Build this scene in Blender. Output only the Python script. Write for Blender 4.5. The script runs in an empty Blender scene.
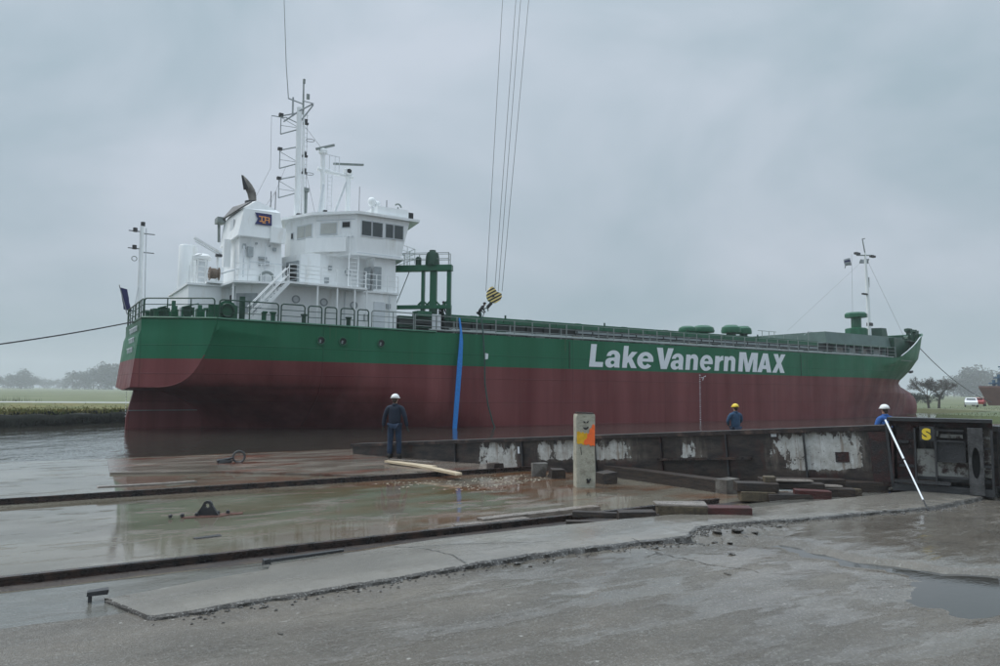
import bpy, bmesh, math, random
from mathutils import Vector, Matrix, noise
rnd = random.Random(7)
PI = math.pi
sc = bpy.context.scene
col = sc.collection

# ------------------------------------------------------------------ camera
TH = math.radians(33)                      # heading of ship, slip rails and slab (u axis)
OX, OY = -21.487, 42.125                   # stern centre of the ship
U = Vector((math.cos(TH), math.sin(TH), 0)); V = Vector((math.sin(TH), -math.cos(TH), 0))
cd = bpy.data.cameras.new('camera'); cam = bpy.data.objects.new('camera', cd); col.objects.link(cam)
cd.sensor_width = 36; cd.lens = 26.0; cd.clip_start = .05; cd.clip_end = 9000
pit, rol = math.radians(4.6), math.radians(.45)
f = Vector((0, math.cos(pit), math.sin(pit))); up = Vector((0, -math.sin(pit), math.cos(pit))); rt = Vector((1, 0, 0))
r2 = rt*math.cos(rol)+up*math.sin(rol); u2 = -rt*math.sin(rol)+up*math.cos(rol)
cam.matrix_world = Matrix(((r2.x, u2.x, -f.x, 0), (r2.y, u2.y, -f.y, 0), (r2.z, u2.z, -f.z, 2.3), (0, 0, 0, 1)))
sc.camera = cam

# ------------------------------------------------------------------ sky, sun, exposure
SUN_EL, SUN_AZ = math.radians(48), math.radians(-70)   # azimuth from +Y towards +X
w = bpy.data.worlds.new('World'); sc.world = w; w.use_nodes = True
nt = w.node_tree; nt.nodes.clear()
N = nt.nodes.new; L = nt.links.new
out = N('ShaderNodeOutputWorld'); bg = N('ShaderNodeBackground'); L(bg.outputs[0], out.inputs[0])
sky = N('ShaderNodeTexSky'); sky.sky_type = 'NISHITA'; sky.sun_disc = False
sky.sun_elevation = SUN_EL; sky.sun_rotation = SUN_AZ
bg.inputs[1].default_value = .1
tc = N('ShaderNodeTexCoord'); sep = N('ShaderNodeSeparateXYZ'); L(tc.outputs['Generated'], sep.inputs[0])
mp = N('ShaderNodeMapping'); mp.inputs['Scale'].default_value = (1, 1, 1.7); L(tc.outputs['Generated'], mp.inputs[0])
nz = N('ShaderNodeTexNoise'); nz.inputs['Scale'].default_value = 2.1; nz.inputs['Detail'].default_value = 5; nz.inputs['Roughness'].default_value = .5
nz.inputs['Distortion'].default_value = .4; L(mp.outputs[0], nz.inputs['Vector'])
cr = N('ShaderNodeValToRGB'); L(nz.outputs['Fac'], cr.inputs[0])
cr.color_ramp.elements[0].position = .38; cr.color_ramp.elements[0].color = (3.85, 4.85, 5.50, 1)
cr.color_ramp.elements[1].position = .62; cr.color_ramp.elements[1].color = (5.60, 6.25, 7.05, 1)
mr = N('ShaderNodeMapRange'); L(sep.outputs['Z'], mr.inputs[0]); mr.interpolation_type = 'SMOOTHSTEP'     # overcast sky: brightest overhead
mr.inputs[1].default_value = 0; mr.inputs[2].default_value = .5; mr.inputs[3].default_value = .88; mr.inputs[4].default_value = 1.06
mr2 = N('ShaderNodeMapRange'); L(sep.outputs['Z'], mr2.inputs[0]); mr2.interpolation_type = 'SMOOTHSTEP'
mr2.inputs[1].default_value = .45; mr2.inputs[2].default_value = 1; mr2.inputs[3].default_value = 0; mr2.inputs[4].default_value = 2.5
ad_ = N('ShaderNodeMath'); ad_.operation = 'ADD'; L(mr.outputs[0], ad_.inputs[0]); L(mr2.outputs[0], ad_.inputs[1])
mul = N('ShaderNodeVectorMath'); mul.operation = 'SCALE'; L(cr.outputs[0], mul.inputs[0]); L(ad_.outputs[0], mul.inputs['Scale'])
mx = N('ShaderNodeMix'); mx.data_type = 'RGBA'; mx.inputs[0].default_value = .94
L(sky.outputs[0], mx.inputs[6]); L(mul.outputs[0], mx.inputs[7]); L(mx.outputs[2], bg.inputs[0])
sd = bpy.data.lights.new('sun', 'SUN'); sd.energy = 1.5; sd.angle = math.radians(30); sd.color = (1, .97, .93)
so = bpy.data.objects.new('sun', sd); col.objects.link(so)
so.rotation_euler = Vector((math.sin(SUN_AZ)*math.cos(SUN_EL), math.cos(SUN_AZ)*math.cos(SUN_EL), math.sin(SUN_EL))).to_track_quat('Z', 'Y').to_euler()
sc.view_settings.view_transform = 'Standard'; sc.view_settings.look = 'None'; sc.view_settings.exposure = 0; sc.view_settings.gamma = 1
sc.cycles.max_bounces = 6; sc.cycles.volume_bounces = 1; sc.cycles.transparent_max_bounces = 16

# ------------------------------------------------------------------ materials
M = {}
def mat(name, c, rough=.5, var=.15, vs=3., bump=.0, bs=40., metal=0., c2=None, cpos=(.4, .65), cs=1., stretch=(1, 1, 1), spec=.5, rvar=0., coat=0.):
    m = bpy.data.materials.new(name); m.use_nodes = True; t = m.node_tree; n = t.nodes; b = n['Principled BSDF']
    b.inputs['Metallic'].default_value = metal; b.inputs['Roughness'].default_value = rough; b.inputs['Specular IOR Level'].default_value = spec
    b.inputs['Coat Weight'].default_value = coat
    tcn = n.new('ShaderNodeTexCoord'); mpn = n.new('ShaderNodeMapping'); mpn.inputs['Scale'].default_value = stretch
    t.links.new(tcn.outputs['Object'], mpn.inputs[0])
    a = n.new('ShaderNodeTexNoise'); a.inputs['Scale'].default_value = vs; a.inputs['Detail'].default_value = 6; a.inputs['Roughness'].default_value = .6
    t.links.new(mpn.outputs[0], a.inputs['Vector'])
    rp = n.new('ShaderNodeMapRange'); rp.inputs[1].default_value = .3; rp.inputs[2].default_value = .7
    rp.inputs[3].default_value = 1-var; rp.inputs[4].default_value = 1+var; t.links.new(a.outputs['Fac'], rp.inputs[0])
    sc_ = n.new('ShaderNodeVectorMath'); sc_.operation = 'SCALE'; t.links.new(rp.outputs[0], sc_.inputs['Scale'])
    sc_.inputs[0].default_value = c[:3]
    if c2:
        b2 = n.new('ShaderNodeTexNoise'); b2.inputs['Scale'].default_value = cs; b2.inputs['Detail'].default_value = 8; b2.inputs['Roughness'].default_value = .65
        t.links.new(mpn.outputs[0], b2.inputs['Vector'])
        r = n.new('ShaderNodeMapRange'); r.inputs[1].default_value = cpos[0]; r.inputs[2].default_value = cpos[1]; t.links.new(b2.outputs['Fac'], r.inputs[0])
        mxn = n.new('ShaderNodeMix'); mxn.data_type = 'RGBA'; mxn.inputs[6].default_value = (*c[:3], 1); mxn.inputs[7].default_value = (*c2[:3], 1)
        t.links.new(r.outputs[0], mxn.inputs[0]); t.links.new(mxn.outputs[2], sc_.inputs[0])
    t.links.new(sc_.outputs[0], b.inputs['Base Color'])
    if rvar:
        r3 = n.new('ShaderNodeMapRange'); r3.inputs[1].default_value = .3; r3.inputs[2].default_value = .7
        r3.inputs[3].default_value = max(.02, rough-rvar); r3.inputs[4].default_value = rough+rvar
        t.links.new(a.outputs['Fac'], r3.inputs[0]); t.links.new(r3.outputs[0], b.inputs['Roughness'])
    if bump:
        c3 = n.new('ShaderNodeTexNoise'); c3.inputs['Scale'].default_value = bs; c3.inputs['Detail'].default_value = 5; t.links.new(tcn.outputs['Object'], c3.inputs['Vector'])
        bn = n.new('ShaderNodeBump'); bn.inputs['Strength'].default_value = bump; bn.inputs['Distance'].default_value = .02
        t.links.new(c3.outputs['Fac'], bn.inputs['Height']); t.links.new(bn.outputs[0], b.inputs['Normal'])
    M[name] = m; return m

mat('green', (.006, .10, .045), .42, .18, 1.2, .1, 8, rvar=.1)
mat('green_dark', (.006, .050, .026), .45, .2, 2)
mat('green_grey', (.085, .14, .125), .5, .2, .8)
mat('white', (.80, .82, .82), .42, .05, 1.5, .06, 5, c2=(.60, .58, .53), cpos=(.56, .8), cs=1.1, stretch=(1.5, 1.5, .35))
mat('white_cool', (.60, .63, .65), .5, .08, 2)
mat('louvre_grey', (.30, .33, .34), .55, .15, 4)
mat('deck_grey', (.16, .19, .18), .5, .25, 2)
mat('dark_hole', (.012, .014, .014), .6, .2, 2)
mat('rail_grey', (.22, .25, .24), .5, .2, 2)
mat('hatch_dark', (.03, .036, .034), .6, .3, 1.5)
mat('hatch_light', (.28, .32, .33), .5, .2, 1.5)
mat('rust_pipe', (.27, .25, .22), .7, .3, 4, c2=(.05, .045, .04), cs=2)
mat('soot', (.02, .02, .022), .8, .2, 3)
mat('glass', (.02, .035, .036), .06, .2, 1, spec=.8)
mat('pane_blank', (.42, .43, .40), .25, .1, 2)
mat('reel', (.16, .12, .09), .8, .4, 14, .4, 60)
mat('navy', (.012, .016, .10), .5, .1, 3)
mat('badge', (.75, .32, .10), .5, .1, 3)
mat('letter_white', (.74, .77, .80), .45, .05, 3)
mat('steel_dark', (.035, .036, .038), .5, .4, 3, .4, 30, rvar=.15)
mat('rail_steel', (.02, .017, .017), .3, .4, 8, .3, 50, c2=(.05, .028, .02), cs=4, rvar=.15)
mat('way_cap', (.022, .016, .015), .75, .5, 4, .6, 20, c2=(.07, .045, .035), cpos=(.5, .65), cs=2)
mat('rust_dark', (.045, .013, .011), .55, .4, 5, .5, 30, c2=(.014, .012, .012), cpos=(.42, .58), cs=3)
mat('steel_grey', (.085, .085, .085), .5, .4, 5, .5, 30, c2=(.03, .03, .03), cs=4)
mat('whitewash', (.40, .40, .37), .7, .3, 4, .5, 30, c2=(.06, .04, .035), cpos=(.46, .56), cs=4)
mat('rust', (.075, .027, .016), .75, .35, 6, .5, 40)
mat('timber_dark', (.02, .015, .013), .6, .35, 5, .6, 30, stretch=(1, 6, 6), c2=(.050, .034, .024), cs=3, rvar=.2)
mat('timber_red', (.075, .014, .013), .5, .3, 5, .5, 30, stretch=(1, 5, 5), c2=(.05, .02, .016), cs=2, rvar=.2)
mat('timber_tan', (.11, .085, .05), .7, .3, 6, .6, 40, c2=(.04, .028, .02), cs=5)
mat('plank_pale', (.50, .40, .27), .5, .2, 5, .3, 40, stretch=(1, 6, 6))
mat('plank_wet', (.20, .17, .145), .28, .3, 5, .4, 40, stretch=(1, 6, 6), rvar=.15)
mat('concrete_post', (.40, .385, .31), .75, .18, 9, .6, 60, c2=(.20, .185, .14), cpos=(.5, .72), cs=6)
mat('concrete_grey', (.15, .14, .125), .6, .25, 5, .7, 40, c2=(.05, .04, .033), cs=3)
mat('orange_paint', (.95, .16, .03), .5, .12, 12)
mat('yellow_paint', (.72, .40, .01), .5, .15, 12)
mat('yellow', (.75, .55, .04), .5, .08, 5)
mat('stripe_yellow', (.80, .62, .22), .5, .1, 5)
mat('black', (.015, .015, .016), .5, .2, 5)
mat('blue_sling', (.015, .19, .56), .7, .15, 9, .4, 90)
mat('hose', (.03, .07, .06), .6, .2, 5)
mat('hose_grey', (.14, .20, .20), .6, .2, 5)
mat('wire', (.16, .17, .18), .5, .1, 3)
mat('rope', (.07, .07, .075), .8, .2, 20)
mat('navy_cloth', (.010, .018, .036), .85, .25, 8, .4, 30)
mat('jeans', (.014, .030, .062), .85, .3, 9, .3, 30)
mat('blue_cloth', (.02, .06, .12), .85, .3, 8)
mat('bright_blue_cloth', (.02, .09, .30), .8, .2, 8)
mat('dark_cloth', (.012, .014, .018), .9, .3, 8)
mat('skin', (.45, .26, .18), .5, .05, 5)
mat('hair', (.04, .028, .02), .8, .1, 9)
mat('helmet_white', (.78, .78, .76), .3, .03, 3)
mat('boots', (.02, .017, .015), .6, .2, 5)
mat('grass', (.10, .125, .055), .9, .25, .15, c2=(.15, .155, .085), cs=.05)
mat('grass_rough', (.15, .13, .04), .95, .4, 1.6, .8, 6, c2=(.07, .09, .025), cs=.4)
mat('bank_dark', (.018, .020, .014), .9, .5, 2, .8, 4)
mat('path', (.36, .36, .34), .8, .1, 1)
mat('bark', (.085, .078, .068), .9, .2, 4)
mat('twig', (.105, .098, .088), .9, .25, 4)
mat('twig_far', (.05, .06, .05), .9, .35, .4)
mat('bush', (.05, .055, .03), .9, .35, 2)
mat('car_white', (.75, .76, .78), .3, .03, 2)
mat('car_red', (.30, .03, .03), .35, .05, 2)
mat('red_dull', (.17, .09, .08), .6, .15, 1)
mat('blue_dull', (.04, .10, .17), .6, .15, 1)
mat('dry_chip', (.45, .42, .33), .8, .2, 3)

def nodes_of(name):
    m = bpy.data.materials.new(name); m.use_nodes = True; M[name] = m; t = m.node_tree
    def n(kind, **kw):
        x = t.nodes.new(kind)
        for k, v in kw.items(): setattr(x, k, v)
        return x
    def noise_(vec, s, d=6, r=.6, dist=0):
        x = n('ShaderNodeTexNoise'); x.inputs['Scale'].default_value = s; x.inputs['Detail'].default_value = d
        x.inputs['Roughness'].default_value = r; x.inputs['Distortion'].default_value = dist; t.links.new(vec, x.inputs['Vector']); return x.outputs['Fac']
    def ramp(v, a, b, c=0, d=1, smooth=False):
        x = n('ShaderNodeMapRange'); x.inputs[1].default_value = a; x.inputs[2].default_value = b; x.inputs[3].default_value = c; x.inputs[4].default_value = d
        if smooth: x.interpolation_type = 'SMOOTHSTEP'
        t.links.new(v, x.inputs[0]); return x.outputs[0]
    def mixc(fv, a, b):
        x = n('ShaderNodeMix', data_type='RGBA')
        for s, v in ((0, fv), (6, a), (7, b)):
            if hasattr(v, 'is_output') or isinstance(v, bpy.types.NodeSocket): t.links.new(v, x.inputs[s])
            else: x.inputs[s].default_value = v if s == 0 else (*v, 1)
        return x.outputs[2]
    def math_(op, a, b=None):
        x = n('ShaderNodeMath', operation=op)
        for i, v in enumerate((a, b)):
            if v is None: continue
            if isinstance(v, bpy.types.NodeSocket): t.links.new(v, x.inputs[i])
            else: x.inputs[i].default_value = v
        return x.outputs[0]
    def vec(scale):
        c = n('ShaderNodeTexCoord'); q = n('ShaderNodeMapping'); q.inputs['Scale'].default_value = scale; t.links.new(c.outputs['Object'], q.inputs[0]); return q.outputs[0]
    def bump(h, s, d, prev=None):
        x = n('ShaderNodeBump'); x.inputs['Strength'].default_value = s; x.inputs['Distance'].default_value = d; t.links.new(h, x.inputs['Height'])
        if prev: t.links.new(prev, x.inputs['Normal'])
        return x.outputs[0]
    return m, t, t.nodes['Principled BSDF'], n, noise_, ramp, mixc, math_, vec, bump

# hull paint: plate seams, faint vertical weathering
def hull_paint(name, base, pale, rough):
    m, t, b, n, noise_, ramp, mixc, math_, vec, bump = nodes_of(name)
    v = vec((1, 1, 1)); s = vec((.45, .45, .035)); s2 = vec((2.2, 2.2, .10))
    f1 = ramp(noise_(s, 1.0, 5, .6), .35, .7); f2 = ramp(noise_(s2, 1.0, 4, .6), .55, .8)
    c = mixc(math_('MULTIPLY', f1, .95), base, pale)
    c = mixc(math_('MULTIPLY', f2, .35), c, tuple(x*.45 for x in base))
    sx = n('ShaderNodeSeparateXYZ'); t.links.new(v, sx.inputs[0])
    def seam(src, period, wd):
        mo = math_('FRACT', math_('MULTIPLY', src, 1/period)); d = math_('ABSOLUTE', math_('SUBTRACT', mo, .5)); return ramp(d, .5-wd/period, .5, 0, 1)
    sm = math_('MAXIMUM', seam(sx.outputs['X'], 9.2, .05), seam(sx.outputs['Z'], 1.55, .035))
    sp = ramp(noise_(vec((1, 1, 2)), 2.6, 8, .7), .70, .76)
    c = mixc(math_('MULTIPLY', sm, .45), c, tuple(x*.4 for x in base))
    rr = math_('MULTIPLY', ramp(noise_(vec((3.2, 3.2, .16)), 1.6, 5, .6), .60, .72), ramp(noise_(vec((.5, .5, .5)), .9, 4, .6), .48, .62)); c = mixc(math_('MULTIPLY', rr, .40), c, (.16, .085, .055))
    c = mixc(math_('MULTIPLY', sp, .4), c, (.30, .25, .23))
    t.links.new(c, b.inputs['Base Color']); b.inputs['Specular IOR Level'].default_value = .28
    t.links.new(ramp(noise_(v, .8, 4), .3, .7, rough-.06, rough+.14), b.inputs['Roughness'])
    bb = bump(noise_(vec((.55, .55, .7)), 1.0, 2, .4), .35, .05)
    t.links.new(bump(sm, .7, .015, bb), b.inputs['Normal'])
hull_paint('hull_green', (.004, .106, .044), (.014, .148, .072), .46)
hull_paint('hull_red', (.118, .017, .018), (.215, .062, .060), .48)

# water
m, t, b, n, noise_, ramp, mixc, math_, vec, bump = nodes_of('water')
b.inputs['Base Color'].default_value = (.045, .042, .034, 1); b.inputs['Roughness'].default_value = .06; b.inputs['IOR'].default_value = 1.33
b1 = bump(noise_(vec((1, .5, 1)), .55, 5, .6, .3), .45, .16)
t.links.new(bump(noise_(vec((1, .40, 1)), 2.0, 4, .6), .35, .05, b1), b.inputs['Normal'])

# slip floor: flooded, silty, algae and rust stained concrete under a film of water
m, t, b, n, noise_, ramp, mixc, math_, vec, bump = nodes_of('slip_floor')
v = vec((1, 1, 1)); vl = vec((.35, .9, 1))
sx = n('ShaderNodeSeparateXYZ'); t.links.new(v, sx.inputs[0])
base = mixc(ramp(noise_(vl, .9, 6), .35, .65), (.185, .165, .13), (.115, .10, .075))
rustf = math_('MULTIPLY', ramp(noise_(vec((.3, .75, 1)), 1.1, 7, .65), .40, .56, 0, 1), ramp(sx.outputs['X'], -3.5, 3, 0, 1))
base = mixc(rustf, base, (.12, .047, .018))
alg = math_('MULTIPLY', ramp(noise_(vec((.5, 1.2, 1)), 1.3, 7, .7), .50, .62), ramp(sx.outputs['Y'], -36, -31.5, .15, .8))
base = mixc(alg, base, (.075, .066, .042))
pale = ramp(noise_(vl, 1.9, 8, .7), .54, .66, 0, .45)
base = mixc(pale, base, (.24, .235, .20))
silt = ramp(noise_(vec((2, 7, 1)), 2.2, 6, .7), .62, .72, 0, .35)
base = mixc(silt, base, (.30, .29, .23))
t.links.new(base, b.inputs['Base Color'])
dry = ramp(noise_(vec((.7, 1.8, 1)), 1.4, 7, .65), .56, .66)
t.links.new(math_('ADD', .035, math_('MULTIPLY', dry, .22)), b.inputs['Roughness']); b.inputs['IOR'].default_value = 1.36
hb = math_('MULTIPLY', noise_(v, 28, 6, .7), math_('ADD', dry, .03))
b1 = bump(hb, .5, .012); t.links.new(bump(noise_(vec((.8, 2.0, 1)), 2.4, 3), .05, .01, b1), b.inputs['Normal'])

# wet asphalt and cast slab
def wetpave(name, c1, c2, cpale, speck, r1, r2, bstr, wet=(.45, .62)):
    m, t, b, n, noise_, ramp, mixc, math_, vec, bump = nodes_of(name)
    v = vec((1, 1, 1)); vs_ = vec((.5, 1.1, 1))
    c = mixc(ramp(noise_(vs_, .9, 7, .6), .35, .65), c1, c2)
    c = mixc(ramp(noise_(vec((.9, 2.4, 1)), 1.6, 9, .75), .56, .72, 0, .55), c, cpale)
    damp = ramp(noise_(vec((.6, 1.3, 1)), .55, 6, .65), .42, .62, 0, .55); c = mixc(damp, c, tuple(x*.48 for x in c1))
    mud = ramp(noise_(vec((.5, 1.5, 1)), 1.9, 8, .72), .55, .68, 0, .6); c = mixc(mud, c, (.075, .060, .045))
    scuff = ramp(noise_(vec((1.4, 5, 1)), 2.2, 9, .78), .60, .70, 0, .6); c = mixc(scuff, c, tuple(min(.45, x*1.35) for x in cpale))
    vo = n('ShaderNodeTexVoronoi'); vo.inputs['Scale'].default_value = 75; t.links.new(v, vo.inputs['Vector'])
    sepc = n('ShaderNodeSeparateColor'); t.links.new(vo.outputs['Color'], sepc.inputs[0])
    c = mixc(ramp(sepc.outputs[0], .78, .95, 0, speck), c, (.34, .33, .31))
    c = mixc(ramp(sepc.outputs[1], .80, .97, 0, speck), c, (.03, .03, .03))
    fk = n('ShaderNodeTexVoronoi'); fk.inputs['Scale'].default_value = 5.5; t.links.new(v, fk.inputs['Vector'])
    sfk = n('ShaderNodeSeparateColor'); t.links.new(fk.outputs['Color'], sfk.inputs[0])
    c = mixc(math_('MULTIPLY', ramp(math_('ADD', fk.outputs['Distance'], math_('MULTIPLY', noise_(v, 30, 3), .12)), .10, .16, .75, 0), ramp(sfk.outputs[0], .70, .74)), c, (.40, .385, .35))
    crk = n('ShaderNodeTexVoronoi'); crk.feature = 'DISTANCE_TO_EDGE'; crk.inputs['Scale'].default_value = .55
    wv = n('ShaderNodeTexNoise'); wv.inputs['Scale'].default_value = 1.6; wv.inputs['Detail'].default_value = 8; t.links.new(v, wv.inputs['Vector'])
    ad = n('ShaderNodeVectorMath', operation='MULTIPLY_ADD'); t.links.new(wv.outputs['Color'], ad.inputs[0]); ad.inputs[1].default_value = (.9, .9, 0); t.links.new(v, ad.inputs[2])
    t.links.new(ad.outputs[0], crk.inputs['Vector'])
    gate = ramp(noise_(v, .42, 2), .60, .66)
    cf = math_('MULTIPLY', ramp(crk.outputs['Distance'], 0, .011, 1, 0), gate)
    c = mixc(cf, c, (.02, .019, .018))
    t.links.new(c, b.inputs['Base Color'])
    sxx = n('ShaderNodeSeparateXYZ'); t.links.new(v, sxx.inputs[0])
    wetm = ramp(math_('ADD', noise_(vec((.55, 1.6, 1)), 1.1, 8, .68), ramp(sxx.outputs['X'], -3, 4, -.06, .10)), wet[0], wet[1])
    t.links.new(math_('ADD', r1, math_('MULTIPLY', math_('SUBTRACT', 1, wetm), r2-r1)), b.inputs['Roughness'])
    b.inputs['IOR'].default_value = 1.4
    h = math_('ADD', math_('MULTIPLY', vo.outputs['Distance'], .8), noise_(v, 22, 7, .7))
    h = math_('MULTIPLY', h, math_('ADD', .06, math_('SUBTRACT', 1, wetm)))
    b1 = bump(h, bstr, .006); b2 = bump(cf, .8, -.02, b1)
    t.links.new(bump(noise_(vec((1, 2, 1)), 2.5, 4), .25, .03, b2), b.inputs['Normal'])
wetpave('asphalt', (.155, .134, .108), (.104, .092, .076), (.30, .288, .262), .26, .06, .42, .9, (.42, .53))
wetpave('slab', (.225, .205, .174), (.170, .157, .137), (.31, .30, .275), .12, .14, .36, .45, (.42, .6))
wetpave('slab_broken', (.10, .092, .082), (.05, .046, .042), (.18, .17, .155), .6, .3, .6, 1.2)
wetpave('apron', (.17, .165, .145), (.13, .128, .115), (.25, .245, .225), .15, .05, .22, .4, (.36, .5))
m, t, b, n, noise_, ramp, mixc, math_, vec, bump = nodes_of('puddle')
b.inputs['Base Color'].default_value = (.05, .048, .042, 1); b.inputs['Roughness'].default_value = .02; b.inputs['IOR'].default_value = 1.33
t.links.new(bump(noise_(vec((1, 2, 1)), 9, 3), .06, .01), b.inputs['Normal'])

# launching way: black steel with flaking whitewash and rust
m, t, b, n, noise_, ramp, mixc, math_, vec, bump = nodes_of('flaking')
v = vec((1, 1, 1)); sx = n('ShaderNodeSeparateXYZ'); t.links.new(v, sx.inputs[0])
base = mixc(ramp(noise_(vec((1.2, 1, 3.5)), 1.5, 7, .7), .4, .62), (.016, .014, .014), (.060, .046, .038))
base = mixc(ramp(noise_(vec((1, 1, .5)), 2.6, 8, .7), .54, .66, 0, .7), base, (.060, .020, .015))
X = sx.outputs['X']; Z = sx.outputs['Z']
def band(a, b_, c_=.12): return math_('MULTIPLY', ramp(X, a, a+c_, 0, 1), ramp(X, b_-c_, b_, 1, 0))
n1 = noise_(vec((1.1, 1, .55)), 2.2, 10, .62); n2 = noise_(vec((2.2, 1, .8)), 2.8, 9, .7)
za = ramp(Z, -.98, -.80, 0, 1); zb = ramp(Z, -.72, -.55, 0, 1); ztop = ramp(Z, -.24, -.10, 1, 0)
bands = math_('MAXIMUM', math_('MULTIPLY', band(.0, 2.5, .6), za), math_('MAXIMUM', math_('MULTIPLY', band(4.7, 8.6, .8), zb), math_('MAXIMUM', math_('MULTIPLY', band(8.4, 10.0, .3), za), math_('MULTIPLY', math_('MULTIPLY', band(3.4, 4.4, .3), zb), .85))))
mixn = math_('ADD', math_('MULTIPLY', n1, .62), math_('MULTIPLY', n2, .38))
fl = ramp(math_('ADD', math_('ADD', mixn, math_('MULTIPLY', math_('SUBTRACT', noise_(v, 9, 6, .75), .5), .22)), math_('MULTIPLY', math_('MULTIPLY', bands, ramp(Z, -.30, -.06, 1, .72)), .40)), .825, .845)
white = mixc(ramp(noise_(v, 4, 8, .7), .35, .65), (.58, .59, .57), (.32, .31, .28))
fsum = math_('ADD', mixn, math_('MULTIPLY', math_('MULTIPLY', bands, ramp(Z, -.30, -.06, 1, .72)), .40))
grime = mixc(ramp(noise_(vec((3, 1, .35)), 2.2, 8, .7), .45, .62), base, (.17, .15, .125))
base2 = mixc(ramp(fsum, .62, .80, 0, .8), base, grime)
runs = ramp(noise_(vec((5, 1, .3)), 2.0, 6, .7), .52, .66, 0, .75)
white = mixc(runs, white, (.20, .15, .11))
pits = ramp(noise_(v, 14, 5, .7), .60, .66, 0, .8); white = mixc(pits, white, (.05, .035, .03))
c = mixc(fl, base2, white); t.links.new(c, b.inputs['Base Color'])
t.links.new(ramp(fl, 0, 1, .35, .7), b.inputs['Roughness'])
t.links.new(bump(math_('ADD', fl, noise_(v, 18, 6, .7)), .6, .012), b.inputs['Normal'])

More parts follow.
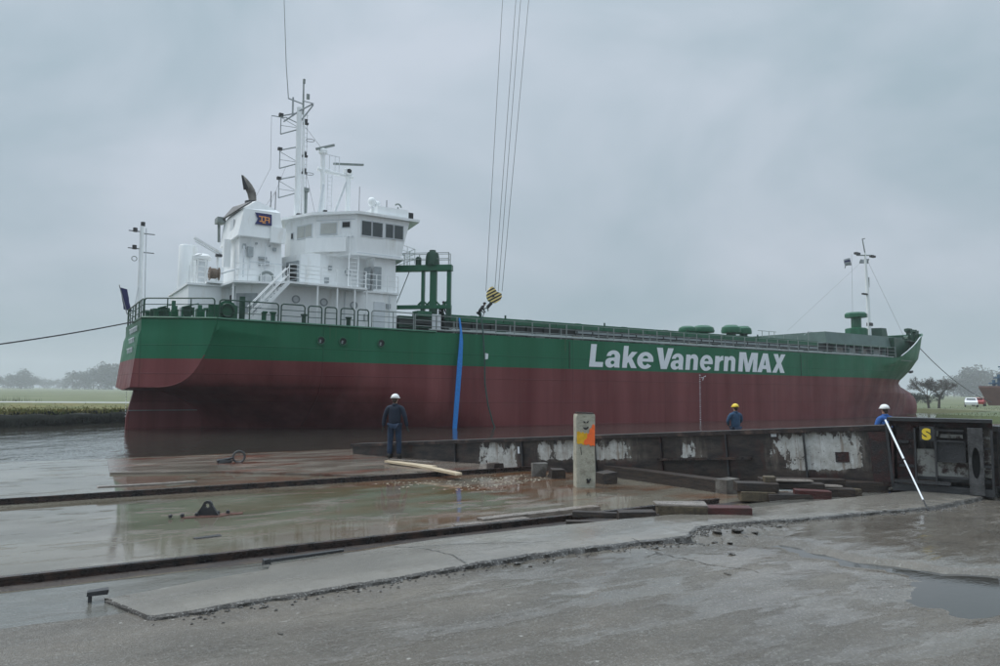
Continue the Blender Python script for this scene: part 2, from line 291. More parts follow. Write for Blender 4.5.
# ------------------------------------------------------------------ helpers
class MB:
    def __init__(s): s.v = []; s.f = []; s.m = []
    def add(s, vs, fs, mi=0):
        o = len(s.v); s.v += [tuple(x) for x in vs]; s.f += [tuple(i+o for i in q) for q in fs]; s.m += [mi]*len(fs)
    def box(s, c, d, rz=0, rx=0, ry=0, mi=0, jit=0):
        R = Matrix.Rotation(rz, 3, 'Z') @ Matrix.Rotation(ry, 3, 'Y') @ Matrix.Rotation(rx, 3, 'X')
        vs = []
        for x in (-.5, .5):
            for y in (-.5, .5):
                for z in (-.5, .5):
                    p = Vector((x*d[0], y*d[1], z*d[2]))
                    if jit: p += Vector((rnd.uniform(-jit, jit), rnd.uniform(-jit, jit), rnd.uniform(-jit, jit)))
                    vs.append(Vector(c)+R @ p)
        s.add(vs, [(0, 1, 3, 2), (4, 6, 7, 5), (0, 4, 5, 1), (2, 3, 7, 6), (0, 2, 6, 4), (1, 5, 7, 3)], mi); return s
    def tube(s, p, q, r, r1=None, n=6, mi=0, cap=True):
        p = Vector(p); q = Vector(q); r1 = r if r1 is None else r1
        d = (q-p).normalized(); a = d.orthogonal().normalized(); b_ = d.cross(a)
        vs = [p+(a*math.cos(2*PI*i/n)+b_*math.sin(2*PI*i/n))*r for i in range(n)]+[q+(a*math.cos(2*PI*i/n)+b_*math.sin(2*PI*i/n))*r1 for i in range(n)]
        fs = [(i, (i+1) % n, n+(i+1) % n, n+i) for i in range(n)]
        if cap: fs += [tuple(range(n))[::-1], tuple(range(n, 2*n))]
        s.add(vs, fs, mi); return s
    def path(s, pts, r, n=5, mi=0):
        for a, b_ in zip(pts, pts[1:]): s.tube(a, b_, r, n=n, mi=mi)
        return s
    def prism(s, pts, z0, z1, mi=0, top=None):
        n = len(pts); tp = top or pts
        s.add([(x, y, z0) for x, y in pts]+[(x, y, z1) for x, y in tp], [(i, (i+1) % n, n+(i+1) % n, n+i) for i in range(n)]+[tuple(range(n))[::-1], tuple(range(n, 2*n))], mi); return s
    def ell(s, c, r, n=10, k=6, mi=0, z0=-1., z1=1.):
        vs = []; fs = []
        t0, t1 = math.asin(z0), math.asin(z1)
        for j in range(k+1):
            a = t0+(t1-t0)*j/k
            for i in range(n):
                b_ = 2*PI*i/n; vs.append((c[0]+r[0]*math.cos(a)*math.cos(b_), c[1]+r[1]*math.cos(a)*math.sin(b_), c[2]+r[2]*math.sin(a)))
        for j in range(k):
            for i in range(n): fs.append((j*n+i, j*n+(i+1) % n, (j+1)*n+(i+1) % n, (j+1)*n+i))
        fs.append(tuple(range(n))[::-1]); fs.append(tuple(range(k*n, k*n+n))); s.add(vs, fs, mi); return s
    def lathe(s, c, prof, n=16, mi=0, axis='Z', closed=False):
        vs = []; fs = []
        for r, z in prof:
            for i in range(n):
                a = 2*PI*i/n; x, y = r*math.cos(a), r*math.sin(a)
                vs.append((c[0]+x, c[1]+y, c[2]+z) if axis == 'Z' else ((c[0]+x, c[1]+z, c[2]+y) if axis == 'Y' else (c[0]+z, c[1]+x, c[2]+y)))
        for j in range(len(prof)-1):
            for i in range(n): fs.append((j*n+i, j*n+(i+1) % n, (j+1)*n+(i+1) % n, (j+1)*n+i))
        if closed:
            k = (len(prof)-1)*n
            for i in range(n): fs.append((k+i, k+(i+1) % n, (i+1) % n, i))
        else: fs.append(tuple(range(n))); fs.append(tuple(range((len(prof)-1)*n, len(prof)*n)))
        s.add(vs, fs, mi); return s
    def ring(s, c, R_, r, n=16, k=5, mi=0, axis='Y', a0=0, a1=2*PI):
        pts = []
        for i in range(n+1):
            a = a0+(a1-a0)*i/n; x, z = R_*math.cos(a), R_*math.sin(a)
            pts.append(Vector(c)+(Vector((x, 0, z)) if axis == 'Y' else (Vector((0, x, z)) if axis == 'X' else Vector((x, z, 0)))))
        return s.path(pts, r, k, mi)
    def build(s, name, mats, parent=None, loc=(0, 0, 0), rz=0, smooth=False, ang=None):
        me = bpy.data.meshes.new(name); me.from_pydata(s.v, [], s.f)
        if not isinstance(mats, (list, tuple)): mats = [mats]
        for x in mats: me.materials.append(M[x])
        if len(mats) > 1: me.polygons.foreach_set('material_index', s.m)
        bm = bmesh.new(); bm.from_mesh(me); bmesh.ops.recalc_face_normals(bm, faces=bm.faces)
        if ang is not None:
            bmesh.ops.remove_doubles(bm, verts=bm.verts, dist=1e-4)
            for e in bm.edges:
                if len(e.link_faces) == 2 and e.calc_face_angle(0) > math.radians(ang): e.smooth = False
                if len(e.link_faces) == 2 and e.link_faces[0].material_index != e.link_faces[1].material_index: pass
            for q in bm.faces: q.smooth = True
        bm.to_mesh(me); bm.free()
        if smooth: me.polygons.foreach_set('use_smooth', [True]*len(me.polygons))
        return link(name, me, parent, loc, rz)
def link(name, me, parent=None, loc=(0, 0, 0), rz=0):
    o = bpy.data.objects.new(name, me); col.objects.link(o); o.location = loc; o.rotation_euler[2] = rz
    if parent: o.parent = parent
    return o
def tag(o, label=None, cat=None, group=None, kind=None):
    if label: o['label'] = label
    if cat: o['category'] = cat
    if group: o['group'] = group
    if kind: o['kind'] = kind
    return o
def thing(name, label, cat, loc=(0, 0, 0), rz=0, group=None):
    return tag(link(name, None, None, loc, rz), label, cat, group)
def XY(u, v, z=0): p = Vector((OX, OY, 0))+U*u+V*v; return Vector((p.x, p.y, z))
def P(u, v, z): return Vector((u, -v, z))       # ship / slip frame
def interp(tab, x):
    if x <= tab[0][0]: return tab[0][1]
    for (a, b_), (c, d) in zip(tab, tab[1:]):
        if x <= c: return b_+(d-b_)*(x-a)/(c-a)
    return tab[-1][1]

WL = -.06
# ================================================================== WATER, LAND, YARD
mb = MB(); mb.add([(-900, -60, WL), (900, -60, WL), (900, 400, WL), (-900, 400, WL)], [(0, 1, 2, 3)])
tag(mb.build('water', 'water'), kind='structure')

# far land: one sheet, basin cut out of its near side
def wpt(u, v): p = XY(u, v); return (p.x, p.y)
shore = [(-140, 30), (-60, 35), (-29, 41.6), (-26.6, 46.5), (-25.3, 51), (-19, 60), (-6, 78), (20, 105), wpt(80, -18), wpt(91, -13), wpt(94, -4), wpt(93, 3), wpt(88, 7.5), wpt(76, 9.5), wpt(68, 11), wpt(66.5, 16), wpt(67, 23.4), wpt(140, 23.4)]
far = [(2500, 60), (3500, 3500), (-3500, 3500), (-2500, 40)]
def inset(pts, d):
    o = []
    for i, p in enumerate(pts):
        a = Vector(pts[max(0, i-1)]); b_ = Vector(pts[min(len(pts)-1, i+1)]); t_ = (b_-a).normalized(); o.append((p[0]-t_.y*d, p[1]+t_.x*d))
    return o
g0 = [(x, y, -.8) for x, y in shore]; g1 = [(x, y, .42) for x, y in inset(shore, .5)]
mb = MB(); n_ = len(shore)
mb.add(g0+g1, [(i, i+1, n_+i+1, n_+i) for i in range(n_-1)])
mb.m = [1 if i > 6 else 0 for i in range(n_-1)]
tag(mb.build('canal_bank_edge', ['bank_dark', 'grass']), kind='structure')
bm = bmesh.new(); vs = [bm.verts.new((x, y, .42)) for x, y in inset(shore, .5)]+[bm.verts.new((x, y, .42)) for x, y in far]
fc = bm.faces.new(vs); bmesh.ops.triangulate(bm, faces=[fc]); bmesh.ops.recalc_face_normals(bm, faces=bm.faces)
me = bpy.data.meshes.new('field'); bm.to_mesh(me); bm.free(); me.materials.append(M['grass']); tag(link('field', me), kind='structure')
# rough dike verge on the far left bank: tufted strip rising from the water to the path
def verge(xs, y0f, y1f, z0, z1, name, mt, amp, ny=14):
    mb = MB(); nx = len(xs)
    vs = []
    for j in range(ny+1):
        for x in xs:
            s_ = j/ny; y = y0f(x)+(y1f(x)-y0f(x))*s_
            h = z0+(z1-z0)*min(1, s_*3)+amp*noise.fractal(Vector((x*.9, y*.5, 1.3)), 1, 2, 4)*(1 if 0 < j < ny else .2)
            vs.append((x, y, h))
    mb.add(vs, [(j*nx+i, j*nx+i+1, (j+1)*nx+i+1, (j+1)*nx+i) for j in range(ny) for i in range(nx-1)])
    return tag(mb.build(name, mt, smooth=True), kind='structure')
sl = lambda x: interp([(-140, 30), (-60, 35), (-29, 41.6), (-26.6, 46.5), (-25.3, 51)], x)
verge([-120+i*.6 for i in range(160)], lambda x: sl(x)+.15, lambda x: sl(x)+1.3, -.6, .62, 'bank_slope', 'bank_dark', .22, 8)
verge([-120+i*.6 for i in range(160)], lambda x: sl(x)+1.2, lambda x: 72+.12*(x+40), .5, .78, 'dike_verge', 'grass_rough', .10, 22)
mb = MB(); mb.add([(-160, 59, .80), (-24, 75, .80), (-24, 81, .80), (-160, 64, .80)], [(0, 1, 2, 3)])
tag(mb.build('path', 'path'), kind='structure')

def tufts(name, n, fx, fy, fz, h0, h1, mt, label):
    mb = MB()
    for i in range(n):
        x = fx(); y = fy(x); z = fz(x, y); h = rnd.uniform(h0, h1); w_ = rnd.uniform(.05, .14); a = rnd.uniform(0, PI)
        mb.add([(x-w_*math.cos(a), y-w_*math.sin(a), z-.05), (x+w_*math.cos(a), y+w_*math.sin(a), z-.05), (x+rnd.uniform(-.1, .1), y+rnd.uniform(-.1, .1), z+h)], [(0, 1, 2)])
    return tag(mb.build(name, mt), label, 'grass', kind='stuff')
ex_ = lambda: -25-abs(rnd.gauss(0, 16))
tufts('verge_grass', 9000, ex_, lambda x: sl(x)+1.0+abs(rnd.gauss(0, 8)), lambda x, y: .66 if y < 66 else .74, .06, .26, 'grass_rough', 'tufts of rough yellowish grass on the far canal verge at the left')
tufts('bank_weeds', 3500, ex_, lambda x: sl(x)+rnd.uniform(.1, 1.5), lambda x, y: min(.6, max(0, (y-sl(x))*.5)), .08, .30, 'bank_dark', 'dark weeds hanging over the water line of the far bank at the left')
# yard floor in the slip frame
def nonuni(a, b_, c0, c1, fine, coarse):
    o = [a]; x = a
    while x < b_-1e-6:
        st = fine if c0 <= x < c1 else coarse
        x = min(b_, x+st); o.append(x)
    return o
us = nonuni(-30, 60, -7, 12, .10, 1.5); vs_ = nonuni(23.5, 70, 37.5, 46.5, .07, .8)
def yard_z(u, v):
    if v < 38.45: z = .30-.5*max(0, 24.2-v)*0
    elif v < 38.75: z = .30+(v-38.45)/.3*.09
    else: z = .39+min(.03, (v-38.75)*.05)
    if v > 38.9:
        q = Vector((u*.55, v*.9, 0)); z += .018*noise.fractal(q, 1, 2, 4)
        z += .006*noise.fractal(q*5, 1, 2, 3)
        # worn upper layer ends in a crumbled step; water lies along its foot
        uc = interp([(40.4, 2.2), (41.07, 3.15), (42.24, 3.05), (42.96, 3.35), (43.41, 3.7), (44.5, 4.7), (46, 6)], v)+.14*noise.fractal(Vector((u*1.2, v*2.5, 7)), 1, 2, 4)
        z += .034*max(0, min(1, (u-uc)/.05))*max(0, 1-max(0, u-uc-1)/4)
        z -= .026*math.exp(-((u-uc+.14)/.18)**2)
        z -= .05*math.exp(-(((u-2.9)/1.1)**2+((v-43.5)/.36)**2))
        z -= .03*math.exp(-(((u-2.1)/.8)**2+((v-43.9)/.2)**2))
        if u > uc: z += .007*math.sin(v*34+3*noise.noise(Vector((u, v*.6, 1)))+u*3)*max(0, noise.noise(Vector((u*.7, v*1.1, 2)))+.35)
        z -= .11*math.exp(-(((u-3.0)/.85)**2+((v-40.75)/.24)**2))*max(0, noise.fractal(Vector((u*5, v*6, 3)), .7, 2, 4)+.3)
    else: z += .004*noise.fractal(Vector((u*.6, v, 5)), 1, 2, 4)
    return z
nx = len(us); verts = [P(u, v, yard_z(u, v)) for v in vs_ for u in us]
mb = MB(); q = [((j*nx+i, j*nx+i+1, (j+1)*nx+i+1, (j+1)*nx+i), 1 if vs_[j] > 40.1 or (us[i] < -4.1 and vs_[j] > 40.0) else (2 if vs_[j] > 38.35 else 0)) for j in range(len(vs_)-1) for i in range(nx-1)]
mb.v = verts; mb.f = [a for a, _ in q]; mb.m = [b_ for _, b_ in q]
o = P(0, 0, 0)
# quay face down into the water
k0 = len(mb.v); mb.add([P(-30, 23.5, .3), P(60, 23.5, .3), P(60, 23.5, -1.5), P(-30, 23.5, -1.5)], [(0, 1, 2, 3)], 0)
tag(mb.build('yard_floor', ['slip_floor', 'asphalt', 'apron'], None, (OX, OY, 0), TH, ang=60), kind='structure')
# behind / right of the yard: the ground goes on
mb = MB(); mb.add([P(60, 23.5, .3), P(160, 23.5, .3), P(160, 70, .41), P(60, 70, .41)], [(0, 1, 2, 3)])
mb.add([P(-90, 70, .41), P(160, 70, .41), P(160, 160, .41), P(-90, 160, .41)], [(0, 1, 2, 3)])
mb.add([P(-90, 23.5, .3), P(-30, 23.5, .3), P(-30, 70, .41), P(-90, 70, .41)], [(0, 1, 2, 3)])
tag(mb.build('yard_ground', 'apron', None, (OX, OY, 0), TH), kind='structure')
# puddles: level sheets that fill the low places
mb = MB(); mb.add([P(1.2, 41.2, .399), P(7, 41.2, .399), P(7, 44.6, .399), P(1.2, 44.6, .399)], [(0, 1, 2, 3)])
tag(mb.build('puddle', 'puddle', None, (OX, OY, 0), TH), kind='structure')

# raised cast slab strip with a broken near edge
def near_edge(u):
    v = interp([(-4.05, 40.47), (-2.9, 40.4), (-1.7, 40.36), (.3, 40.32), (1.6, 40.42), (2.2, 40.5), (2.6, 40.24), (2.75, 40.15), (3.6, 40.2), (4.6, 40.42), (5.6, 40.56), (7.4, 40.85), (8.6, 40.8), (10.2, 40.72), (20, 40.9)], u)
    return v+.035*noise.fractal(Vector((u*3.2, 0, 0)), 1, 2, 5)+.02*noise.noise(Vector((u*14, 3, 0)))
def far_edge(u): return interp([(-4.27, 39.65), (-3.6, 39.5), (-2.75, 39.35), (-2.7, 39.15), (-1.1, 39.02), (1.3, 39.05), (4.1, 39.36), (7.6, 39.58), (12, 39.88), (20, 40.0)], u)+.01*noise.noise(Vector((u*5, 9, 0)))
def slab_top(u): return interp([(-4.3, .452), (-1.6, .462), (-.6, .487), (20, .487)], u)+.01*noise.fractal(Vector((u*.5, 2, 0)), 1, 2, 3)
mb = MB(); ul = [-4.27+i*.05 for i in range(int(20/.05))]; rows = []
for u in ul:
    fe, ne = far_edge(u), near_edge(u)
    if u < -4.0: ne = fe+(near_edge(-4.0)-fe)*max(.03, (u+4.27)/.27)+.02*noise.noise(Vector((u*40, 1, 0)))
    zt = slab_top(u)
    j1 = .045*noise.fractal(Vector((u*6, 5, 0)), .8, 2, 4); j2 = .05*noise.fractal(Vector((u*8, 8, 0)), .8, 2, 4)
    rows.append([P(u, fe, .28), P(u, fe+.01, zt-.012), P(u, fe+.03, zt), P(u, fe+(ne-fe)*.33, zt+.004), P(u, fe+(ne-fe)*.66, zt+.002), P(u, ne-.035, zt-.004+j1*.1), P(u, ne+j1, zt-.02+j1*.3), P(u, ne+.012+j2, zt-.06), P(u, ne+.05+j2*1.6, .37), P(u, ne+.06, .25)])
nr = len(rows[0]); mb.v = [p for r_ in rows for p in r_]
for i in range(len(rows)-1):
    for j in range(nr-1):
        mb.f.append((i*nr+j, i*nr+j+1, (i+1)*nr+j+1, (i+1)*nr+j)); mb.m.append(1 if j >= 5 or j == 0 else 0)
mb.f.append(tuple(range(nr))); mb.m.append(1)
tag(mb.build('slab', ['slab', 'slab_broken'], None, (OX, OY, 0), TH, ang=30), kind='structure')

# rubble along the broken edge
def chunk(r, fl=.28):
    mb = MB(); mb.ell((0, 0, 0), (r, r*rnd.uniform(.6, 1), r*fl), 7, 4); mb.v = [tuple(Vector(v)*(1+.45*noise.noise(Vector(v)*(2.2/r)+Vector((r*90, 0, 0))))) for v in mb.v]; return mb
proto = [chunk(.05+.02*i) for i in range(3)]
pm = [p_.build('concrete_chunk', 'slab_broken', ang=40) for p_ in proto]
spots = [(2.35, 40.55, 2), (2.55, 40.62, 1), (2.8, 40.45, 2), (3.1, 40.52, 2), (3.35, 40.62, 1), (3.6, 40.5, 1), (3.0, 40.75, 0), (2.65, 40.78, 0), (1.5, 40.62, 0), (3.9, 40.6, 0), (-.4, 40.45, 0), (2.05, 41.3, 0)]
for i, (u, v, k) in enumerate(spots):
    o = pm[k] if i in (0, 1, 6) and not pm[k].get('label') else pm[k].copy()
    if o is not pm[k]: col.objects.link(o)
    p = XY(u, v, yard_z(u, v)+.012); o.location = p; o.rotation_euler = (rnd.uniform(-.2, .2), rnd.uniform(-.2, .2), rnd.uniform(0, 6))
    tag(o, 'small grey lump of broken concrete lying along the crumbled edge of the raised slab', 'rubble', 'concrete lumps along the broken slab edge')
mb = MB()
for i in range(700):
    u = rnd.uniform(-4, 9) if i % 2 else rnd.gauss(3.0, .6); v = near_edge(max(-4, u))+abs(rnd.gauss(.06, .10)); r = rnd.uniform(.006, .022)
    mb.ell((*P(u, v, 0).xy, yard_z(u, v)+r*.3), (r, r*.8, r*.6), 5, 2)
tag(mb.build('gravel', 'slab_broken', None, (OX, OY, 0), TH), 'crumbs of concrete strewn below the broken slab edge', 'gravel', kind='stuff')
mb = MB()
for i in range(190):
    cu_ = ((2.2, 32.8), (3.6, 33.2), (4.4, 33.6), (3.0, 34.0), (4.9, 33.0))[i % 5]; u = rnd.gauss(cu_[0], .5); v = rnd.gauss(cu_[1], .3); r = rnd.uniform(.008, .024)
    if v > 32.2 and v < 37.8: mb.ell((*P(u, v, 0).xy, .303), (r*1.8, r, .004), 5, 2, mi=0)
tag(mb.build('debris', 'dry_chip', None, (OX, OY, 0), TH), 'pale wood chips and flakes floating in the brown flooded strip', 'wood chips', kind='stuff')

def strip_line(name, pts, w0, mt, z):
    mb = MB(); o_ = []
    for i, (u, v) in enumerate(pts):
        a = Vector(pts[max(0, i-1)]); b_ = Vector(pts[min(len(pts)-1, i+1)]); t_ = (b_-a).normalized(); w_ = w0*rnd.uniform(.4, 1.2)*(.2 if i in (0, len(pts)-1) else 1)
        mb.v += [P(u-t_.y*w_, v+t_.x*w_, z(u, v)+.001), P(u+t_.y*w_, v-t_.x*w_, z(u, v)+.001)]
    mb.f = [(2*i, 2*i+1, 2*i+3, 2*i+2) for i in range(len(pts)-1)]; mb.m = [0]*len(mb.f)
    return tag(mb.build(name, mt, None, (OX, OY, 0), TH), kind='structure')
def jag(pts, n, a):
    o = []
    for (x0, y0), (x1, y1) in zip(pts, pts[1:]):
        for i in range(n): s_ = i/n; o.append((x0+(x1-x0)*s_+rnd.uniform(-a, a), y0+(y1-y0)*s_+rnd.uniform(-a, a)))
    return o+[pts[-1]]
slab_z = lambda u, v: slab_top(u)+.0055
strip_line('crack', jag([(-1.3, 39.08), (-1.05, 39.35), (-.95, 39.62), (-.9, 39.9), (-.95, 40.3)], 7, .012), .006, 'black', slab_z)
strip_line('crack', jag([(-1.12, 39.25), (-.5, 39.5), (.1, 39.75), (.5, 39.9)], 7, .010), .004, 'black', slab_z)
lit = random.Random(3)
for i, (u, v, w_, mt, lb) in enumerate([(1.25, 41.9, .05, 'bark', 'small dark wet leaf lying on the asphalt in the middle foreground'), (-.35, 40.62, .03, 'timber_dark', 'tiny dark splinter lying just below the slab edge near the middle'), (3.0, 42.35, .05, 'steel_dark', 'flat dark scrap lying on the wet asphalt left of the big puddle'), (-3.2, 41.3, .03, 'bark', 'small dark leaf lying on the asphalt in the left foreground')]):
    mb = MB(); n = 7; mb.prism([(w_*(1+.3*lit.random())*math.cos(2*PI*k/n), .45*w_*math.sin(2*PI*k/n)) for k in range(n)], 0, .006)
    tag(mb.build('leaf' if 'leaf' in lb else 'scrap', mt, None, XY(u, v, yard_z(u, v)+.003), lit.uniform(0, 6)), lb, 'leaf' if 'leaf' in lb else 'scrap')
# slip rails
def rail(v, u0, u1, label, zb):
    t_ = thing('slip_rail', label, 'rail', XY(u0, v, zb), TH)
    L_ = u1-u0
    prof = [(-.07, 0), (.07, 0), (.07, .02), (.018, .035), (.018, .105), (.04, .115), (.04, .145), (-.04, .145), (-.04, .115), (-.018, .105), (-.018, .035), (-.07, .02)]
    mb = MB(); k = int(L_/1.0)+1; prof = [(y, z*.72) for y, z in prof]; nn = len(prof)
    for i in range(k+1):
        x = L_*i/k; dz = .004*noise.noise(Vector((x*.6, v, 0)))
        mb.v += [(x, y+dz, z+dz) for y, z in prof]
    for i in range(k):
        for j in range(nn): mb.f.append((i*nn+j, i*nn+(j+1) % nn, (i+1)*nn+(j+1) % nn, (i+1)*nn+j)); mb.m.append(0)
    mb.f += [tuple(range(nn)), tuple(range(k*nn, k*nn+nn))]; mb.m += [0, 0]
    mb.build('running_rail', 'rail_steel', t_)
    mb = MB(); mb.box((L_/2, 0, -.04), (L_, .15, .085)); mb.build('sleeper_beam', 'timber_dark', t_)
    return t_
rail(38.1, -26, 5.6, 'long rusty slip rail nearest the raised concrete slab, crossing the flooded floor', .30)
rail(31.9, -26, 8.2, 'farther rusty slip rail running between the flooded strip and the low brown platform', .30)
mb = MB()     # mud bank beside the near rail
mb.v = []; kk = 0
for i in range(320):
    u = -25+i*.1; a = .06+.05*noise.fractal(Vector((u*.9, 0, 4)), 1, 2, 4); mb.v += [P(u, 38.18, .325), P(u, 38.18+a, .315+.01*noise.noise(Vector((u*6, 0, 0)))), P(u, 38.22+a*1.9, .298)]
mb.f = [(i*3+j, i*3+j+1, i*3+j+4, i*3+j+3) for i in range(319) for j in range(2)]; mb.m = [0]*len(mb.f)
tag(mb.build('silt', 'timber_dark', None, (OX, OY, 0), TH, smooth=True), kind='structure')

# low brown platform at the water's edge, with mooring ring
mat('platform', (.17, .14, .115), .15, .35, 1.5, .3, 18, c2=(.13, .045, .028), cpos=(.50, .62), cs=.8, stretch=(.5, 1.6, 1), rvar=.12)
pl = [(-3.25, 27.9), (-3.0, 24.3), (1.0, 24.2), (4.8, 24.3), (6.5, 26), (5.2, 31.55), (1.9, 31.5), (-1.0, 28.8)]
mb = MB(); mb.prism([(u, -v) for u, v in pl][::-1], .25, .345)
tag(mb.build('landing_platform', 'platform', None, (OX, OY, 0), TH), kind='structure')
t_ = thing('mooring_ring', 'rusty mooring ring standing on a lug on the low brown platform, left of the man', 'mooring ring', XY(-.35, 26.9, .345), TH)
mb = MB(); mb.ring((.22, 0, .15), .15, .03, 18, 7); mb.build('ring', 'steel_grey', t_)
mb = MB(); mb.box((-.12, 0, .05), (.34, .10, .10), jit=.03); mb.tube((-.34, 0, .06), (.06, 0, .13), .035); mb.build('lug', 'steel_dark', t_)

# pad eye with chain plate in the slip
t_ = pe_ = thing('pad_eye', 'black triangular steel pad eye on a rusty plate in the flooded slip', 'pad eye', XY(-2.47, 34.8, .30), TH)
mb = MB()
for sx_ in (-1,):
    pts = []
    for a in (-25, 0, 20, 50, 90, 130, 160, 180, 205): pts.append((.10*math.cos(math.radians(a)), .185+.09*math.sin(math.radians(a))))
    outer = [(.22, 0)]+[(.085*math.cos(math.radians(a)), .20+.085*math.sin(math.radians(a))) for a in range(0, 181, 20)]+[(-.22, 0)]
    hole = [(.042*math.cos(math.radians(a)), .19+.042*math.sin(math.radians(a))) for a in range(0, 360, 36)]
    bm = bmesh.new()
    ov = [bm.verts.new((x, 0, z)) for x, z in outer]; hv = [bm.verts.new((x, 0, z)) for x, z in hole]
    es = [bm.edges.new((ov[i], ov[(i+1) % len(ov)])) for i in range(len(ov))]+[bm.edges.new((hv[i], hv[(i+1) % len(hv)])) for i in range(len(hv))]
    bmesh.ops.triangle_fill(bm, edges=es, use_beauty=True)
    r_ = bmesh.ops.extrude_face_region(bm, geom=bm.faces[:]); bmesh.ops.translate(bm, verts=[g for g in r_['geom'] if isinstance(g, bmesh.types.BMVert)], vec=(0, .07, 0)); bmesh.ops.recalc_face_normals(bm, faces=bm.faces)
    me = bpy.data.meshes.new('eye_plate'); bm.to_mesh(me); bm.free(); me.materials.append(M['steel_dark']); o_ = link('eye_plate', me, t_); o_.rotation_euler[2] = -.5
mb = MB(); mb.v = []; ed = [(-.42, -.09), (-.2, -.12), (-.05, -.2), (.2, -.22), (.38, -.1), (.62, -.12), (.66, .04), (.4, .10), (.1, .08), (-.15, .11), (-.44, .06)]
mb.prism(ed, -.002, .012); mb.build('base_plate', 'rust', t_)
for x in (-.62, -.42, -.17, .2, .38):
    mb = MB(); mb.lathe((x, .02, .02), [(.035, 0), (.035, .05), (.02, .06), (.0, .06)], 8); mb.build('bolt', 'steel_dark', t_)
pe_.scale = (.85, .85, .82)
t_ = tag(MB().box((0, 0, 0), (.34, .09, .012), jit=.01).build('steel_plate', 'steel_dark', None, XY(-2.8, 36.55, .312), TH+.1), 'thin dark steel plate lying in the wet slip between pad eye and near rail', 'steel plate')
o = MB().box((0, 0, 0), (.16, .05, .045), jit=.01).box((-.06, .0, -.05), (.03, .03, .09)).build('steel_bracket', 'steel_dark', None, XY(-4.32, 39.6, .50), TH); tag(o, 'small dark steel bracket sticking out at the left tip of the raised slab', 'bracket')
o = MB().box((0, 0, 0), (.9, .035, .03), jit=.006).box((-.43, 0, .0), (.06, .06, .06), jit=.01).build('edge_angle', 'steel_dark', None, XY(-2.3, 39.12, .485), TH+.09); tag(o, 'dark steel edging bar on the far side of the raised slab, left part', 'steel bar')

# concrete post
px = thing('concrete_post', 'upright concrete post with orange and yellow spray paint standing in brown water', 'post', XY(5.05, 35.0, .28), math.radians(4))
mb = MB(); s_ = .205
ringz = [0, .3, .7, 1.1, 1.45, 1.52, 1.545]
for i, z in enumerate(ringz):
    k = s_*(1-.02*z) if i < 5 else s_*(.93 if i == 6 else .97)
    c = [(-k, -.17), (-k+.02, -.19), (k-.02, -.19), (k, -.17), (k, .17), (k-.02, .19), (-k+.02, .19), (-k, .17)]
    mb.v += [(x+.006*rnd.uniform(-1, 1), y+.006*rnd.uniform(-1, 1), z) for x, y in c]
for i in range(len(ringz)-1):
    for j in range(8): mb.f.append((i*8+j, i*8+(j+1) % 8, (i+1)*8+(j+1) % 8, (i+1)*8+j)); mb.m.append(0)
mb.f.append(tuple(range(48, 56))); mb.m.append(0)
mb.build('shaft', 'concrete_post', px)
mb = MB(); mb.box((0, 0, 1.57), (.34, .30, .03), jit=.012); mb.build('cap', 'timber_dark', px)
def flat(name, pts, mt, y, parent, th=.004, rx=None):
    mb = MB(); n = len(pts); mb.add([(x, y, z) for x, z in pts]+[(x, y+th, z) for x, z in pts], [tuple(range(n)), tuple(range(n, 2*n))[::-1]]+[(i, (i+1) % n, n+(i+1) % n, n+i) for i in range(n)]); return mb.build(name, mt, parent)
flat('yellow_paint', [(-.19, .94), (-.15, .92), (-.10, .935), (-.05, .90), (.0, .92), (.06, .91), (.07, 1.0), (.05, 1.12), (.02, 1.165), (-.03, 1.14), (-.06, 1.18), (-.10, 1.15), (-.14, 1.19), (-.19, 1.18)], 'yellow_paint', -.196, px)
flat('orange_paint', [(-.05, .94), (.0, .90), (.06, .925), (.10, .88), (.15, .90), (.19, .88), (.19, 1.30), (.17, 1.345), (.14, 1.33), (.12, 1.26), (.08, 1.24), (.07, 1.16), (.03, 1.13), (.02, 1.04), (-.03, 1.01)], 'orange_paint', -.203, px)
MB().ring((.0, -.196, 1.28), .045, .013, 9, 5, a0=-PI*.95, a1=.25).build('black_mark', 'black', px)
for p_, q_, r_ in (((-.048, -.196, 1.26), (.05, -.196, 1.26), .010), ((-.045, -.196, 1.395), (-.01, -.196, 1.37), .014), ((.02, -.196, 1.37), (.055, -.196, 1.40), .014), ((-.11, -.194, .86), (-.09, -.194, .70), .006), ((.02, -.194, .20), (.07, -.194, .12), .022), ((.02, -.194, .12), (.10, -.194, .20), .016)): MB().tube(p_, q_, r_).build('black_mark', 'black', px)

# loose planks
def plank(u, v, z, a, L_, W_, T_, mt, label, tilt=0, lift=0):
    mb = MB(); k = 6
    for i in range(k+1):
        x = -L_/2+L_*i/k; e = rnd.uniform(-.012, .012); dz = .01*noise.noise(Vector((x, u, v)))
        for y, zz in ((-W_/2, 0), (W_/2, 0), (W_/2, T_), (-W_/2, T_)): mb.v.append((x+(rnd.uniform(-.03, .03) if i in (0, k) else 0), y+e, zz+dz))
    for i in range(k):
        for j in range(4): mb.f.append((i*4+j, i*4+(j+1) % 4, i*4+4+(j+1) % 4, i*4+4+j)); mb.m.append(0)
    mb.f += [(0, 1, 2, 3), (k*4, k*4+1, k*4+2, k*4+3)]; mb.m += [0, 0]
    o = mb.build('plank', mt, None, XY(u, v, z+lift), TH+a); o.rotation_euler[1] = tilt; return tag(o, label, 'plank')
plank(3.45, 29.9, .37, -1.35, 1.9, .26, .05, 'plank_pale', 'pale tan plank lying flat on the platform right beside the man\'s feet')
plank(3.62, 29.6, .42, -1.15, 1.5, .14, .04, 'plank_wet', 'narrow brown plank lying on top of the pale tan plank by the man')
plank(3.15, 31.9, .44, -1.45, 1.8, .20, .05, 'plank_pale', 'pale plank bridging the farther slip rail, just right of the man', .03)
